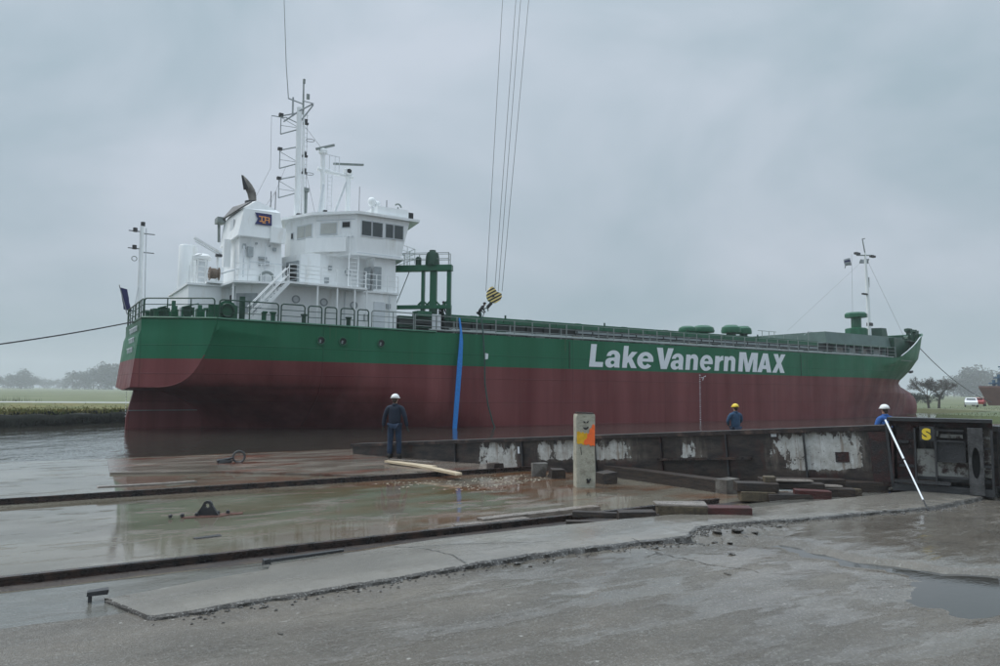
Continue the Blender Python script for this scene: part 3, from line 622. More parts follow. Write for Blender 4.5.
plank(.95, 37.78, .31, -.04, 1.25, .17, .06, 'plank_wet', 'left of the two grey wet planks lying along the near slip rail')
plank(2.0, 37.62, .31, .02, 2.3, .20, .09, 'plank_wet', 'right and thicker of the two grey wet planks lying along the near slip rail')
plank(-2.9, 31.55, .445, .0, 1.7, .16, .03, 'plank_wet', 'bleached board lying on the farther slip rail left of the man', 0)
plank(6.6, 30.9, .32, -.12, 2.6, .14, .10, 'plank_wet', 'long thin grey plank lying before the launching way, right of the man')

# ================================================================== LAUNCHING WAYS
A0 = Vector((7.62, 14.30)); A1 = A0+Vector((-5.35, 3.7))*2.25
dirA = (A1-A0); LA = dirA.length; aA = math.atan2(dirA.y, dirA.x)
slopeA = math.atan2(-.072, 1)
way = thing('launching_way', 'long dark steel launching way with flaking white paint sloping down into the water', 'launching way', (A0.x, A0.y, 1.70), aA)
way.rotation_euler = (0, -slopeA*-1*-1, aA)
way.rotation_euler = (0, -slopeA, aA)
HW = 1.14
def wbox(name, x0, x1, y0, y1, z0, z1, mt, jit=.0, parent=way):
    return MB().box(((x0+x1)/2, (y0+y1)/2, (z0+z1)/2), (x1-x0, y1-y0, z1-z0), jit=jit).build(name, mt, parent)
# +y of this frame faces the camera side? local y = left of travel direction; camera lies on the left (-y world)
wbox('web', 0, LA, -.22, .22, -HW+.05, -.09, 'flaking')
wbox('top_flange', -.02, LA+.02, -.30, .30, -.09, 0, 'way_cap')
wbox('bottom_flange', 0, LA, -.30, .30, -HW, -HW+.06, 'rail_steel')
for x in (1.5, 3.1, 4.6, 6.3, 8.4, 10.6, 13.0):
    wbox('stiffener', x, x+.03, .222, .285, -HW+.062, -.092, 'steel_dark' if x != 4.6 else 'rust_dark')
wbox('side_rail', 2.6, 4.7, .223, .33, -.62, -.57, 'rail_steel')
wbox('rust_patch_plate', .70, .95, .223, .235, -.70, -.50, 'rust_dark')
wbox('end_plate', -.05, -.003, -.34, .34, -HW-.02, .03, 'steel_dark')
wbox('end_angle', .003, .30, .224, .30, -HW-.01, -.12, 'rust_dark')
wbox('white_tag', 2.05, 2.16, .224, .24, -.16, -.10, 'letter_white')
wbox('white_tag', 8.5, 8.56, .224, .24, -.40, -.22, 'letter_white')
# next section, with the yellow S
dB = Vector((5.35, -3.7)).normalized()
b0 = A0+dB*.10; 
wy = thing('launching_way_section', 'dark steel section with a yellow letter S and an oval-holed post', 'launching way', (b0.x, b0.y, .45), math.atan2(dB.y, dB.x))
LB = 1.62; HB = 1.40
def bbx(name, x0, x1, y0, y1, z0, z1, mt, jit=0): return MB().box(((x0+x1)/2, (y0+y1)/2, (z0+z1)/2), (x1-x0, y1-y0, z1-z0), jit=jit).build(name, mt, wy)
bbx('top_beam', -.06, LB, -.35, .32, HB-.06, HB, 'steel_dark', .006); bbx('top_beam_web', -.04, LB, -.20, .2, HB-.16, HB-.061, 'rust_dark', .004)
bbx('back_plate', 0, LB, .02, .08, .1, HB-.13, 'flaking')
bbx('bottom_beam', 0, LB, -.34, .30, .03, .16, 'steel_dark')
bbx('red_plate', .08, .38, -.20, -.12, .18, HB-.16, 'rust_dark')
bbx('white_plate', .40, .72, -.14, -.10, .30, .82, 'whitewash', .01)
bbx('dark_panel', .74, 1.20, -.26, -.14, .60, .98, 'steel_dark')
bbx('cross_bar', .38, LB, -.22, -.10, .24, .31, 'steel_dark')
bbx('rusty_sheet', .74, 1.22, -.12, -.08, .30, .60, 'whitewash')
bbx('roller_box', .10, .70, -.26, -.02, .16, .26, 'timber_dark')
# upright with oval hole
bm = bmesh.new(); ou = [(1.24, .05), (1.47, .05), (1.47, 1.25), (1.24, 1.25)]; cxx = 1.355
ho = [(cxx+.065*math.cos(a), .62+.28*math.sin(a)+(.0)) for a in [2*PI*i/16 for i in range(16)]]
ov = [bm.verts.new((x, -.36, z)) for x, z in ou]; hv = [bm.verts.new((x, -.36, z)) for x, z in ho]
es = [bm.edges.new((l_[i], l_[(i+1) % len(l_)])) for l_ in (ov, hv) for i in range(len(l_))]
bmesh.ops.triangle_fill(bm, edges=es, use_beauty=True)
r_ = bmesh.ops.extrude_face_region(bm, geom=bm.faces[:]); bmesh.ops.translate(bm, verts=[g for g in r_['geom'] if isinstance(g, bmesh.types.BMVert)], vec=(0, .08, 0)); bmesh.ops.recalc_face_normals(bm, faces=bm.faces)
me = bpy.data.meshes.new('slotted_post'); bm.to_mesh(me); bm.free(); me.materials.append(M['steel_grey']); link('slotted_post', me, wy)
M['louvre_grey']
def letter(txt, size, mt, parent, name, loc, rot, ext=.003, offset=.0, shear=0, fit=None):
    cu = bpy.data.curves.new(name, 'FONT'); cu.body = txt; cu.size = size; cu.extrude = ext; cu.offset = offset; cu.shear = shear; cu.resolution_u = 4; cu.space_character = 1.06
    to = bpy.data.objects.new('tmp', cu); col.objects.link(to); dg = bpy.context.evaluated_depsgraph_get()
    me = bpy.data.meshes.new_from_object(to.evaluated_get(dg)); bpy.data.objects.remove(to); me.materials.clear(); me.materials.append(M[mt])
    if fit:
        xs = [v.co.x for v in me.vertices]; ys = [v.co.y for v in me.vertices]; x0, x1, y0, y1 = min(xs), max(xs), min(ys), max(ys)
        for v in me.vertices: v.co.x = (v.co.x-x0)/(x1-x0)*fit[0]; v.co.y = (v.co.y-y0)/(y1-y0)*fit[1]
    o = link(name, me, parent, loc); o.rotation_euler = rot; return o
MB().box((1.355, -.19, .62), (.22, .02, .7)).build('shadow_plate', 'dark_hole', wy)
letter('S', .3, 'yellow', wy, 'painted_letter', (.52, -.365, 1.0), (PI/2, 0, 0), .004, .018, fit=(.15, .22))
MB().box((.605, -.355, 1.12), (.24, .012, .27)).build('letter_plate', 'steel_dark', wy)
for x, z, a, b_ in ((.72, 1.14, .10, .14), (.98, 1.08, .34, .05), (1.53, 1.05, .12, .05), (1.55, .70, .13, .20), (1.55, .42, .13, .14)): MB().box((x, -.15, z), (a, .02, b_), jit=.015).build('pale_patch', 'whitewash', wy)
for x, z, a, b_, y in ((.95, 1.19, .45, .04, -.28), (.95, .99, .46, .03, -.28), (.2, .95, .18, .05, -.24), (.25, .5, .25, .04, -.24), (1.0, .33, .5, .03, -.30), (.5, .22, .9, .05, -.38), (1.54, .88, .14, .04, -.3), (1.54, .56, .14, .04, -.3)): MB().box((x, y, z), (a, .06, b_), jit=.006).build('rib', 'steel_dark', wy)
for x in (.02, .40, .73, 1.60): MB().box((x, -.28, .66), (.035, .12, 1.1), jit=.004).build('stiffener', 'steel_dark' if x > .1 else 'rust_dark', wy)
b1 = A0+dB*1.85
wz = thing('way_end_frame', 'dark steel frame at the right edge of the picture, last of the slipway steelwork', 'steel frame', (b1.x+.12, b1.y+.25, .45), math.radians(-12))
for nm, c, d, mt in (('top_beam', (.75, .2, 1.22), (1.6, .6, .10), 'steel_dark'), ('back_plate', (.75, .30, .65), (1.5, .04, 1.1), 'flaking'), ('upright', (.02, -.08, .6), (.12, .12, 1.16), 'steel_dark'), ('upright', (.42, -.08, .6), (.07, .10, 1.16), 'steel_dark'), ('upright', (1.1, -.08, .6), (.12, .12, 1.16), 'steel_dark'), ('bottom_beam', (.75, -.0, .08), (1.6, .4, .14), 'steel_dark'), ('shelf', (.75, -.02, .55), (1.5, .2, .06), 'steel_dark'), ('yellow_mark', (.20, -.13, 1.10), (.03, .02, .12), 'yellow')):
    MB().box(c, d, jit=.004).build(nm, mt, wz)

# low concrete sill below the way
def at(x, y): return Vector((x, y))
s0, s1 = at(2.65, 17.6), at(4.66, 14.6)
o = thing('sill_beam', 'long low brown timber sill lying on the floor below the middle of the launching way', 'timber beam', (s0.x, s0.y, .30), math.atan2(s1.y-s0.y, s1.x-s0.x))
Ls = (s1-s0).length; MB().box((Ls/2, 0, .12), (Ls, .35, .26), jit=.01).build('beam', 'timber_dark', o); MB().box((Ls-.12, -.0, .13), (.28, .40, .30), jit=.012).build('end_block', 'concrete_grey', o)
for i, (x, y, s, h) in enumerate([(.95, 17.35, .34, .30), (1.35, 17.0, .3, .22), (2.35, 16.1, .35, .26), (-.1, 18.3, .3, .2)]):
    o = MB().box((0, 0, h/2), (s, .35, h), jit=.03).build('concrete_block', 'concrete_grey' if i == 0 else 'timber_dark', None, (x, y, .29), .2*i)
    tag(o, ['pale grey concrete block under the way, left of the painted post', 'low dark block close to the left foot of the painted post', 'dark block just right of the painted post under the way', 'small dark block under the way, left of the pale grey concrete block'][i], 'block')

# timber blocks: stacks under the right end of the way and loose ones on the slab
def timber(u, v, z, a, L_, W_, H_, mt, label, band=False):
    o = MB().box((0, 0, H_/2), (L_, W_, H_), jit=.008)
    ob = o.build('timber_block', mt, None, XY(u, v, z), TH+a); bv = ob.modifiers.new('b', 'BEVEL'); bv.width = .012; bv.segments = 2
    return tag(ob, label, 'timber')
timber(4.02, 39.62, .48, -.66, .66, .27, .115, 'timber_red', 'thick wine red timber block lying on the raised slab')
timber(3.45, 39.22, .40, -.70, .74, .30, .20, 'timber_tan', 'tan ended block just behind the wine red block on the slab')
timber(3.45, 39.19, .602, -.68, .78, .32, .035, 'plank_wet', 'grey plank lying on top of the tan ended block behind the wine red one')
timber(2.75, 38.98, .40, -.55, .55, .22, .14, 'timber_dark', 'short dark timber left of the tan ended block at the slab edge')
timber(1.95, 38.92, .36, -.58, .75, .14, .10, 'timber_dark', 'flat wet dark timber at the slab edge, leftmost of the blocks')
timber(2.6, 38.70, .40, -.72, 1.3, .10, .09, 'timber_dark', 'thin dark batten behind the leftmost blocks beside the near rail end')
st = [(6.35, 38.35, 0, .62, .30, .17, 'timber_tan', 'tan bottom timber at the left end of the big timber pile'),
      (6.40, 38.30, .17, .75, .3, .15, 'timber_dark', 'dark timber on top of the tan bottom timber, left end of the pile'),
      (6.75, 38.75, 0, .8, .26, .15, 'timber_dark', 'mottled dark ground timber between the tan and the dark red ones in the pile'),
      (7.05, 39.00, .06, .62, .24, .16, 'timber_red', 'dark red timber lying at the front of the pile under the way'),
      (7.3, 38.6, .17, .8, .28, .13, 'timber_dark', 'dark timber in the second layer behind the dark red one'),
      (7.15, 38.5, .31, .75, .26, .04, 'plank_wet', 'pale wet board lying on top of the pile in the middle'),
      (6.65, 38.4, .32, .2, .18, .11, 'timber_tan', 'short tan chock standing on the pile near its left end'),
      (7.75, 38.95, .04, .75, .28, .17, 'timber_dark', 'blackened timber right of the dark red one in the pile'),
      (7.7, 38.85, .22, .55, .24, .04, 'plank_wet', 'second pale wet board on the right part of the pile'),
      (8.15, 39.15, .06, .22, .18, .13, 'timber_tan', 'small tan chock at the right end of the pile'),
      (8.85, 38.9, .04, .8, .4, .22, 'timber_dark', 'broad dark timber under the joint of the two way sections'),
      (7.9, 38.2, .1, 1.6, .3, .2, 'timber_dark', 'long dark timber at the back of the pile under the way')]
for u, v, z, L_, W_, H_, mt, lb in st: timber(u, v, .34+z, -.72+rnd.uniform(-.12, .12), L_, W_, H_, mt, lb)
timber(10.15, 39.45, .485, -.62, 1.35, .16, .05, 'timber_red', 'lower of two reddish boards on the slab below the yellow S')
timber(10.3, 39.32, .54, -.55, 1.25, .14, .05, 'timber_red', 'upper of two reddish boards on the slab below the yellow S')
timber(12.3, 39.3, .49, -.40, 1.5, .14, .06, 'timber_tan', 'orange brown board at the right edge of the picture below the end frame')
timber(10.4, 38.75, .34, -.60, 1.6, .35, .22, 'timber_dark', 'dark sleeper below the section with the yellow S')

# white pole
p0 = XY(7.37, 40.86, .43); p1 = Vector((7.45, 14.02, 1.80))
d = p1-p0; t_ = thing('measuring_pole', 'thin white pole with black foot leaning against the launching way', 'pole', p0)
MB().tube((0, 0, 0), d*.10, .012, n=8).build('foot', 'black', t_); MB().tube(d*.10, d*.52, .014, n=8).tube(d*.52, d, .018, n=8).build('shaft', 'letter_white', t_); MB().tube(d*.51, d*.525, .021, n=8).build('clamp', 'black', t_)

# ================================================================== SHIP
ship = thing('cargo_ship', 'green and wine red coastal cargo ship with white aft house, LakeVanernMAX on its side', 'ship', (OX, OY, 0), TH)
B = 6.6
STEM = [(-2.5, 82), (-.8, 85.2), (.5, 86.0), (1.6, 85.9), (2.4, 85.1), (3, 83.7), (3.5, 82.6), (3.9, 82.8), (4.6, 83.9), (6, 85.4), (8.4, 87.1), (9.7, 87.6)]
KN = [(0, 2.42), (.27, 2.36), (.6, 2.65), (.78, 3.5), (.91, 4.7), (1.0, 6.1)]
def quarter(z):
    return min(1., max(.27, max(0, (z-2.36)/3.74)**.2))
def top_z(u): return interp([(0, 6.12), (4, 6.02), (16, 5.98), (40, 6.02), (70, 6.05), (71.5, 6.2), (78.5, 8.65), (83, 9.35), (88.4, 9.75)], u)
NA, NB_, NC, ND, NE = 4, 8, 14, 26, 26
def waterline(z, ubz=None):
    o = []
    rk = -.42*max(0, min(1, (6.1-z)/3.8))
    if z >= 2.3:
        tq = quarter(z)
        for i in range(NA): o.append((rk, 3.73*i/NA))
        for i in range(NB_): t_ = tq*i/NB_; o.append((rk*(1-t_)+3.33*t_, 3.73+2.87*t_))
        uk, vk = rk*(1-tq)+3.33*tq, 3.73+2.87*tq
    else:
        u0 = interp([(-2.5, 4.8), (0, 3.9), (1.6, 2.3), (2.3, .6)], z); vk = .28
        for i in range(NA+NB_): s_ = i/(NA+NB_); o.append((u0+s_*.8, vk*s_))
        uk = u0+.8
    um = interp([(-2.5, 27), (-1, 25), (.4, 21.5), (1.6, 18.5), (2.3, 16.5), (2.7, 15), (3.5, 12), (4.7, 8), (6.1, 4.2)], z)
    pw = interp([(-2.5, 1.3), (-.3, 1.05), (.9, .62), (1.4, .46), (1.85, .34), (2.2, .24), (2.31, 1.0)], z)
    for i in range(NC): s_ = i/NC; o.append((uk+(um-uk)*s_, vk+(B-vk)*math.sin(PI/2*s_)**pw))
    ub = interp([(-2.5, 54), (1, 58), (3.9, 63), (6, 68), (9.7, 71)], z)
    for i in range(ND): o.append((um+(ub-um)*i/ND, B))
    us_ = interp(STEM, z); p_ = interp([(-2.5, 1.5), (1, 1.65), (3.9, 2.0), (6, 2.2), (9.7, 1.9)], z); qq = interp([(-2, 1.0), (3, 1.0), (6, .92), (9.7, 1.0)], z)
    for i in range(NE+1):
        s_ = (i/NE)**.85; u = ub+(us_-ub)*s_
        v = B*max(0, 1-s_**p_)**qq
        if z < 3.1:
            hb = 1.95*math.sqrt(max(0, 1-((z-.7)/2.6)**2)); a = max(0, 1-max(0, (u-80)/(us_-80.))**2); v = max(v, hb*math.sqrt(a))
        o.append((u, v))
    return o
rowz = [-2.5, -1.6, -.9, -.3, .3, .9, 1.4, 1.85, 2.15, 2.36, 2.40, 2.48, 2.65, 2.9, 3.2, 3.55, 3.9, 4.3, 4.75, 5.2]
rows = [[(u, v, z) for u, v in waterline(z)] for z in rowz]
for k in (.3, .65, 1.0):      # upper rows follow the sheer
    base = waterline(6.1); r_ = []
    for i, (u, v) in enumerate(base):
        zt = top_z(u); z = 5.2+(zt-5.2)*k; uu, vv = waterline(z)[i] if zt > 6.2 else (u, v)
        zt = top_z(uu); z = 5.2+(zt-5.2)*k
        r_.append((uu, vv, z))
    rows.append(r_)
# centre transom dips to a shallow V at its foot
mb = MB(); nc = len(rows[0]); nrw = len(rows)
for side in (1, -1):
    o_ = len(mb.v)
    for r_ in rows: mb.v += [P(u, v*side, z-(.18*(1-v/3.73) if 2.3 < z < 2.4 and v < 3.7 else 0)) for u, v, z in r_]
    for j in range(nrw-1):
        for i in range(nc-1):
            mb.f.append((o_+j*nc+i, o_+j*nc+i+1, o_+(j+1)*nc+i+1, o_+(j+1)*nc+i)); mb.m.append(0 if rows[j][i][2] >= 3.89 else 1)
hull = mb.build('hull', ['hull_green', 'hull_red'], ship, ang=24)
for e in hull.data.edges:
    a_, b_ = (hull.data.vertices[i].co for i in e.vertices)
    if min(a_.x, b_.x) > 3.45 and max(a_.x, b_.x) < 84 and (a_.z < 5.9 or b_.z < 5.9): e.use_edge_sharp = False
# decks
def deckpoly(us_, z, name, mt, inset_=.05):
    pts = []
    for u in us_:
        row = rows[-1]; v = interp([(a, b_) for a, b_, c in row], u) if u > 0 else 3.6
        pts.append((u, max(.05, v-inset_)))
    full = [(u, v) for u, v in pts]+[(u, -v) for u, v in pts[::-1]]
    mb = MB(); mb.prism([(u, -v) for u, v in full], z-.06, z); return mb.build(name, mt, ship)
deckpoly([.05, 1.5, 3.3, 10, 20, 30, 40, 50, 60, 68, 72, 75], 5.90, 'deck', 'deck_grey')
deckpoly([76, 79, 82, 84, 85.6], 8.2, 'forecastle_deck', 'deck_grey', .45)
# gunwale lines: pale gutter bar amidships, rubbing strake at the stern
mb = MB()
for u in range(16, 70, 2): mb.tube(P(u, 6.56, 6.13), P(u+2, 6.56, 6.13), .055, n=5, cap=False)
mb.build('gutter_bar', 'rail_grey', ship)
pts = [(a, b_, c) for a, b_, c in rows[-1] if a < 16.5]
MB().path([P(u, v, z+.02) for u, v, z in pts], .07, 5).build('gunwale', 'green', ship)
pts = [(a, b_, c) for a, b_, c in rows[-1] if a > 78]
MB().path([P(u, v, z+.02) for u, v, z in pts], .09, 5).build('gunwale', 'green', ship)
MB().path([P(u, -v, z+.02) for u, v, z in pts], .09, 5).build('gunwale', 'green', ship)
# knuckle welt round the quarter
kp = []
for z in [2.37, 2.38, 2.4, 2.44, 2.5, 2.65, 2.85, 3.15, 3.5, 4.1, 4.7, 5.4, 6.05]:
    t_ = quarter(z); rk = -.42*max(0, min(1, (6.1-z)/3.8)); kp.append(P(rk*(1-t_)+3.33*t_, 3.75+2.87*t_, z))
MB().path([p for p in kp if p.z > 3.9], .03, 5).build('knuckle_weld', 'hull_green', ship); MB().path([p for p in kp if p.z < 4.2], .03, 5).build('knuckle_weld', 'hull_red', ship)
# rudder and skeg
flatr = lambda pts, t_: MB().prism([(a, b_) for a, b_ in pts], -t_, t_)
mb = MB(); ol = [(-.15, -1.5), (3.95, -1.5), (3.95, 2.1), (.2, 2.25), (-.15, .6)]; n = len(ol)
mb.add([P(u, .22, z) for u, z in ol]+[P(u, -.22, z) for u, z in ol], [tuple(range(n)), tuple(range(n, 2*n))[::-1]]+[(i, (i+1) % n, n+(i+1) % n, n+i) for i in range(n)])
mb.build('skeg', 'hull_red', ship)
MB().box(P(1.9, .25, 1.02), (3.9, .05, .05)).build('waterline_strip', 'rail_grey', ship)
# name on the side
def arc(cx, cy, rx, ry, a0, a1, n=10): return [(cx+rx*math.cos(math.radians(a0+(a1-a0)*i/n)), cy+ry*math.sin(math.radians(a0+(a1-a0)*i/n))) for i in range(n+1)]
GL = {
 'L': [[(0, 0), (0, 1), (.27, 1), (.27, .22), (.66, .22), (.66, 0)]],
 'a': [[(.72, 0), (.46, 0), (.45, .07)]+arc(.24, .20, .25, .215, -45, -180, 8)+arc(.24, .23, .25, .20, 180, 105, 6)+[(.44, .455)]+arc(.345, .51, .095, .09, -10, 180, 8)+[(.03, .50)]+arc(.365, .49, .335, .28, 178, 0, 12)+[(.70, .12)], arc(.35, .22, .10, .085, 0, 360, 12)[:-1]],
 'k': [[(0, 0), (0, 1), (.24, 1), (.24, .50), (.43, .74), (.72, .74), (.46, .44), (.75, 0), (.46, 0), (.30, .27), (.24, .20), (.24, 0)]],
 'e': [arc(.35, .37, .35, .395, -8, 322, 26)+arc(.35, .36, .13, .22, 322, 196, 10)+[(.22, .315), (.69, .315)], arc(.35, .46, .12, .13, 0, 180, 8)],
 'V': [[(0, 1), (.29, 1), (.425, .36), (.56, 1), (.84, 1), (.57, 0), (.28, 0)]],
 'n': [[(0, 0), (0, .74), (.22, .74), (.225, .66)]+arc(.42, .52, .25, .25, 125, 0, 9)+[(.67, 0), (.43, 0)]+arc(.335, .47, .095, .10, 0, 180, 8)+[(.24, 0)]],
 'r': [[(0, 0), (0, .74), (.22, .74), (.225, .62)]+arc(.42, .55, .22, .21, 150, 88, 5)+[(.44, .53)]+arc(.42, .36, .18, .17, 90, 180, 6)+[(.24, 0)]],
 'M': [[(0, 0), (0, 1), (.35, 1), (.50, .40), (.65, 1), (1, 1), (1, 0), (.77, 0), (.77, .70), (.60, 0), (.40, 0), (.23, .70), (.23, 0)]],
 'A': [[(0, 0), (.29, 1), (.57, 1), (.86, 0), (.59, 0), (.545, .17), (.315, .17), (.27, 0)], [(.365, .37), (.495, .37), (.43, .70)]],
 'X': [[(0, 0), (.28, .51), (.02, 1), (.32, 1), (.43, .73), (.54, 1), (.84, 1), (.58, .51), (.86, 0), (.56, 0), (.43, .29), (.30, 0)]]}
NAME_CELLS = [('L', 29.04, 30.56), ('a', 30.55, 32.15), ('k', 32.25, 33.95), ('e', 33.72, 35.58), ('V', 35.69, 37.75), ('a', 37.35, 38.92), ('n', 39.02, 40.58), ('e', 40.68, 42.36), ('r', 42.46, 43.62), ('n', 43.60, 45.16), ('M', 45.45, 48.11), ('A', 47.95, 50.10), ('X', 50.00, 51.98)]
for ch, ua, ub in NAME_CELLS:
    cu = bpy.data.curves.new('name_letter', 'CURVE'); cu.dimensions = '2D'; cu.fill_mode = 'BOTH'; cu.extrude = .006
    xs = [x for lp in GL[ch] for x, y in lp]; k = (ub-ua-(.22 if ch not in 'anre' else .16))/(max(xs)-min(xs)); h = 1.66
    for lp in GL[ch]:
        sp_ = cu.splines.new('POLY'); sp_.points.add(len(lp)-1); sp_.use_cyclic_u = True
        for i, (x, y) in enumerate(lp): sp_.points[i].co = (k*(x-min(xs))+.22*y, y*h, 0, 1)
    to = bpy.data.objects.new('tmp', cu); col.objects.link(to); dg = bpy.context.evaluated_depsgraph_get(); me = bpy.data.meshes.new_from_object(to.evaluated_get(dg)); bpy.data.objects.remove(to)
    me.materials.clear(); me.materials.append(M['letter_white']); o = link('name_letter', me, ship, P(ua, 6.615, 4.12)); o.rotation_euler = (PI/2, 0, 0)
# hull openings
for u in (9.04, 10.36, 12.77):
    mb = MB(); mb.lathe(P(u, 6.6, 5.13), [(.20, .02), (.27, .02), (.27, -.07), (.20, -.07)], 14, axis='Y', closed=True); hr = mb.build('hawse_ring', 'green', ship)
    MB().lathe(P(u, 6.6, 5.13), [(.0, 0), (.21, .0), (.21, -.012), (.0, -.012)], 14, axis='Y').build('opening', 'dark_hole', hr)
    MB().tube(P(u-.07, 6.65, 4.99), P(u-.04, 6.65, 5.17), .05).build('roller', 'rail_grey', hr)
# draught marks: midships, stern
mb = MB()
for i in range(24):
    z = 3.72-i*.17; mb.box(P(40.72, 6.61, z), (.09 if i % 3 else .16, .012, .055))
mb.box(P(41.02, 6.61, 3.52), (.30, .012, .05)).box(P(41.30, 6.61, 3.62), (.30, .012, .05), ry=-.3).box(P(41.1, 6.61, 3.40), (.06, .012, .22), ry=.4)
mb.build('draught_marks', 'letter_white', ship)
mb = MB()
for i in range(7): mb.box(P(-.02-.07*(i*.28+1.9)/1.0*.55-.11, 1.4-.05*i, 3.55-i*.17), (.02, .14, .07))
for i in range(9): mb.box(P(-.17, .0, 2.05-i*.17), (.03, .16 if i % 3 else .26, .06))
mb.build('draught_marks', 'letter_white', ship)
mb = MB()
for z, l_ in ((5.72, (-1.1, -.75, -.4, 0, .35, .75)), (5.12, (-.8, -.4, -.05, .4)), (4.55, (-.85, -.45, .0, .4))):
    for y in l_: mb.box(P(-.05-.42*(6.1-z)/3.8, y*1.6+1.3, z), (.05, .42, .07)).box(P(-.05-.42*(6.1-z)/3.8, y*1.6+1.4, z-.12), (.05, .10, .26))
mb.build('stern_lettering', 'letter_white', ship)
for u in (54.2,):
    MB().box(P(u, 6.62, 4.9), (.06, .03, 2.0)).build('fender_strip', 'green_dark', ship)
MB().box(P(27.25, 6.62, 4.9), (.08, .03, 1.9)).build('fender_strip', 'green_dark', ship)
for u in (33, 46, 51):
    MB().box(P(u, 6.615, 2.6), (.35, .02, .06)).build('weld_scar', 'hull_red', ship)
# anchor at the stem
mb = MB(); mb.tube(P(83.9, .35, 5.0), P(85.0, .5, 5.05), .10).box(P(85.0, .5, 5.02), (.5, .3, .25), ry=-.2); mb.build('anchor', 'steel_dark', ship)
MB().box(P(84.9, 1.50, 8.0), (.55, .16, .30), rz=.45).build('bow_badge', 'letter_white', ship)

# railings -----------------------------------------------------------
post_cache = {}
def railing(pts, h, spacing, bars, mt, r=.03, rp=.035, name='railing', ends=True):
    pts = [Vector(p) for p in pts]
    mb = MB()
    for k in range(bars):
        hh = h*(k+1)/bars; mb.path([p+Vector((0, 0, hh)) for p in pts], r, 4)
    rl = mb.build(name, mt, ship)
    key = (round(h, 2), mt, rp)
    if key not in post_cache:
        q = MB().tube((0, 0, 0), (0, 0, h+.02), rp, n=5); me = None
        o = q.build('rail_post', mt, rl); post_cache[key] = o.data; first = o
    else: first = None
    for a, b_ in zip(pts, pts[1:]):
        L_ = (b_-a).length; n = max(1, round(L_/spacing))
        for i in range(n+(1 if b_ is pts[-1] else 0)):
            p = a+(b_-a)*(i/n)
            if first is not None: first.location = p; first = None
            else: link('rail_post', post_cache[key], rl, p)
    return rl
def hoop(p, q, h, mt, r=.04, name='railing'):     # section with rounded corners, three bars
    p = Vector(p); q = Vector(q); d = (q-p).normalized(); z = Vector((0, 0, 1)); c = .14
    mb = MB(); mb.path([p, p+z*(h-c), p+z*(h-.04)+d*.05, p+z*h+d*c, q+z*h-d*c, q+z*(h-.04)-d*.05, q+z*(h-c), q], r, 5)
    mb.tube(p+z*h*.36, q+z*h*.36, r*.6, n=4).tube(p+z*h*.68, q+z*h*.68, r*.6, n=4)
    rl = mb.build(name, mt, ship); L_ = (q-p).length; n = int(L_/1.6)
    for i in range(1, n+1): MB().tube(p+d*L_*i/(n+1), p+d*L_*i/(n+1)+z*h, r*.8, n=5).build('rail_post', mt, rl)
zd = 6.05
for a, b_ in ((3.45, 6.6), (6.75, 8.1), (8.3, 9.1), (9.3, 10.0), (10.25, 11.1), (11.3, 12.0), (12.2, 15.0)):
    hoop(P(a, 6.45, zd), P(b_, 6.45, zd), 1.05, 'green_dark' if a < 12 else 'rail_grey')
hoop(P(.12, 3.7, 6.15), P(3.2, 6.4, 6.1), 1.05, 'green_dark'); hoop(P(.08, 1.9, 6.15), P(.1, 3.55, 6.15), 1.05, 'green_dark'); hoop(P(.08, .2, 6.15), P(.08, 1.8, 6.15), 1.05, 'green_dark')
hoop(P(.08, -3.6, 6.15), P(.08, .1, 6.15), 1.05, 'green_dark'); hoop(P(.12, -3.7, 6.15), P(3.2, -6.4, 6.1), 1.05, 'green_dark')
hoop(P(3.4, -6.4, 6.1), P(9, -6.4, 6.1), 1.05, 'green_dark')
railing([P(15.1, 6.45, 6.0), P(70.6, 6.45, 6.1)], 1.05, 1.5, 3, 'rail_grey', .028, .042)
railing([P(15.1, -6.45, 6.0), P(70.6, -6.45, 6.1)], 1.05, 3.0, 3, 'rail_grey', .028, .04)

# hatch coaming and covers ------------------------------------------
MB().box(P(38.5, 0, 6.42), (41, 10.0, 1.05)).build('hatch_coaming', 'hatch_dark', ship)
for i, u in enumerate([x*1.5+18.6 for x in range(27)]):
    MB().box(P(u, 5.09, 6.5), (.10, .22, .95)).build('coaming_bracket', 'hatch_dark' if i % 3 else 'rail_grey', ship)
MB().box(P(44, 5.12, 6.72), (30, .10, .16)).build('coaming_strip', 'hatch_light', ship)
MB().box(P(38.5, 5.15, 6.98), (41.2, .22, .10)).build('coaming_rim', 'green', ship)
for i in range(9):
    u = 18.0+i*4.58
    hc = MB().box(P(u+2.25, 0, 7.20), (4.50, 10.4, .30)).build('hatch_cover', 'green', ship)
    if i % 2: MB().tube(P(u+.3, 4.9, 7.35), P(u+.3, 4.9, 7.60), .07).build('cleat', 'green_dark', hc)
    MB().box(P(u+2.2, 5.0, 7.36), (.5, .15, .06)).build('lug', 'green_dark', hc)
# pontoon covers stacked abaft the hold
for i in range(4): MB().box(P(15.9, 0, 6.15+i*.27), (2.6, 10.6-.3*(i % 2), .20)).build('stacked_cover', 'green_dark' if i % 2 else 'hatch_dark', ship)
MB().box(P(16.3, 5.0, 7.25), (1.0, .8, .35)).build('winch_box', 'green', ship)
MB().box(P(16.62, 6.40, 6.62), (.62, .08, 1.05)).build('notice_board', 'white_cool', ship)
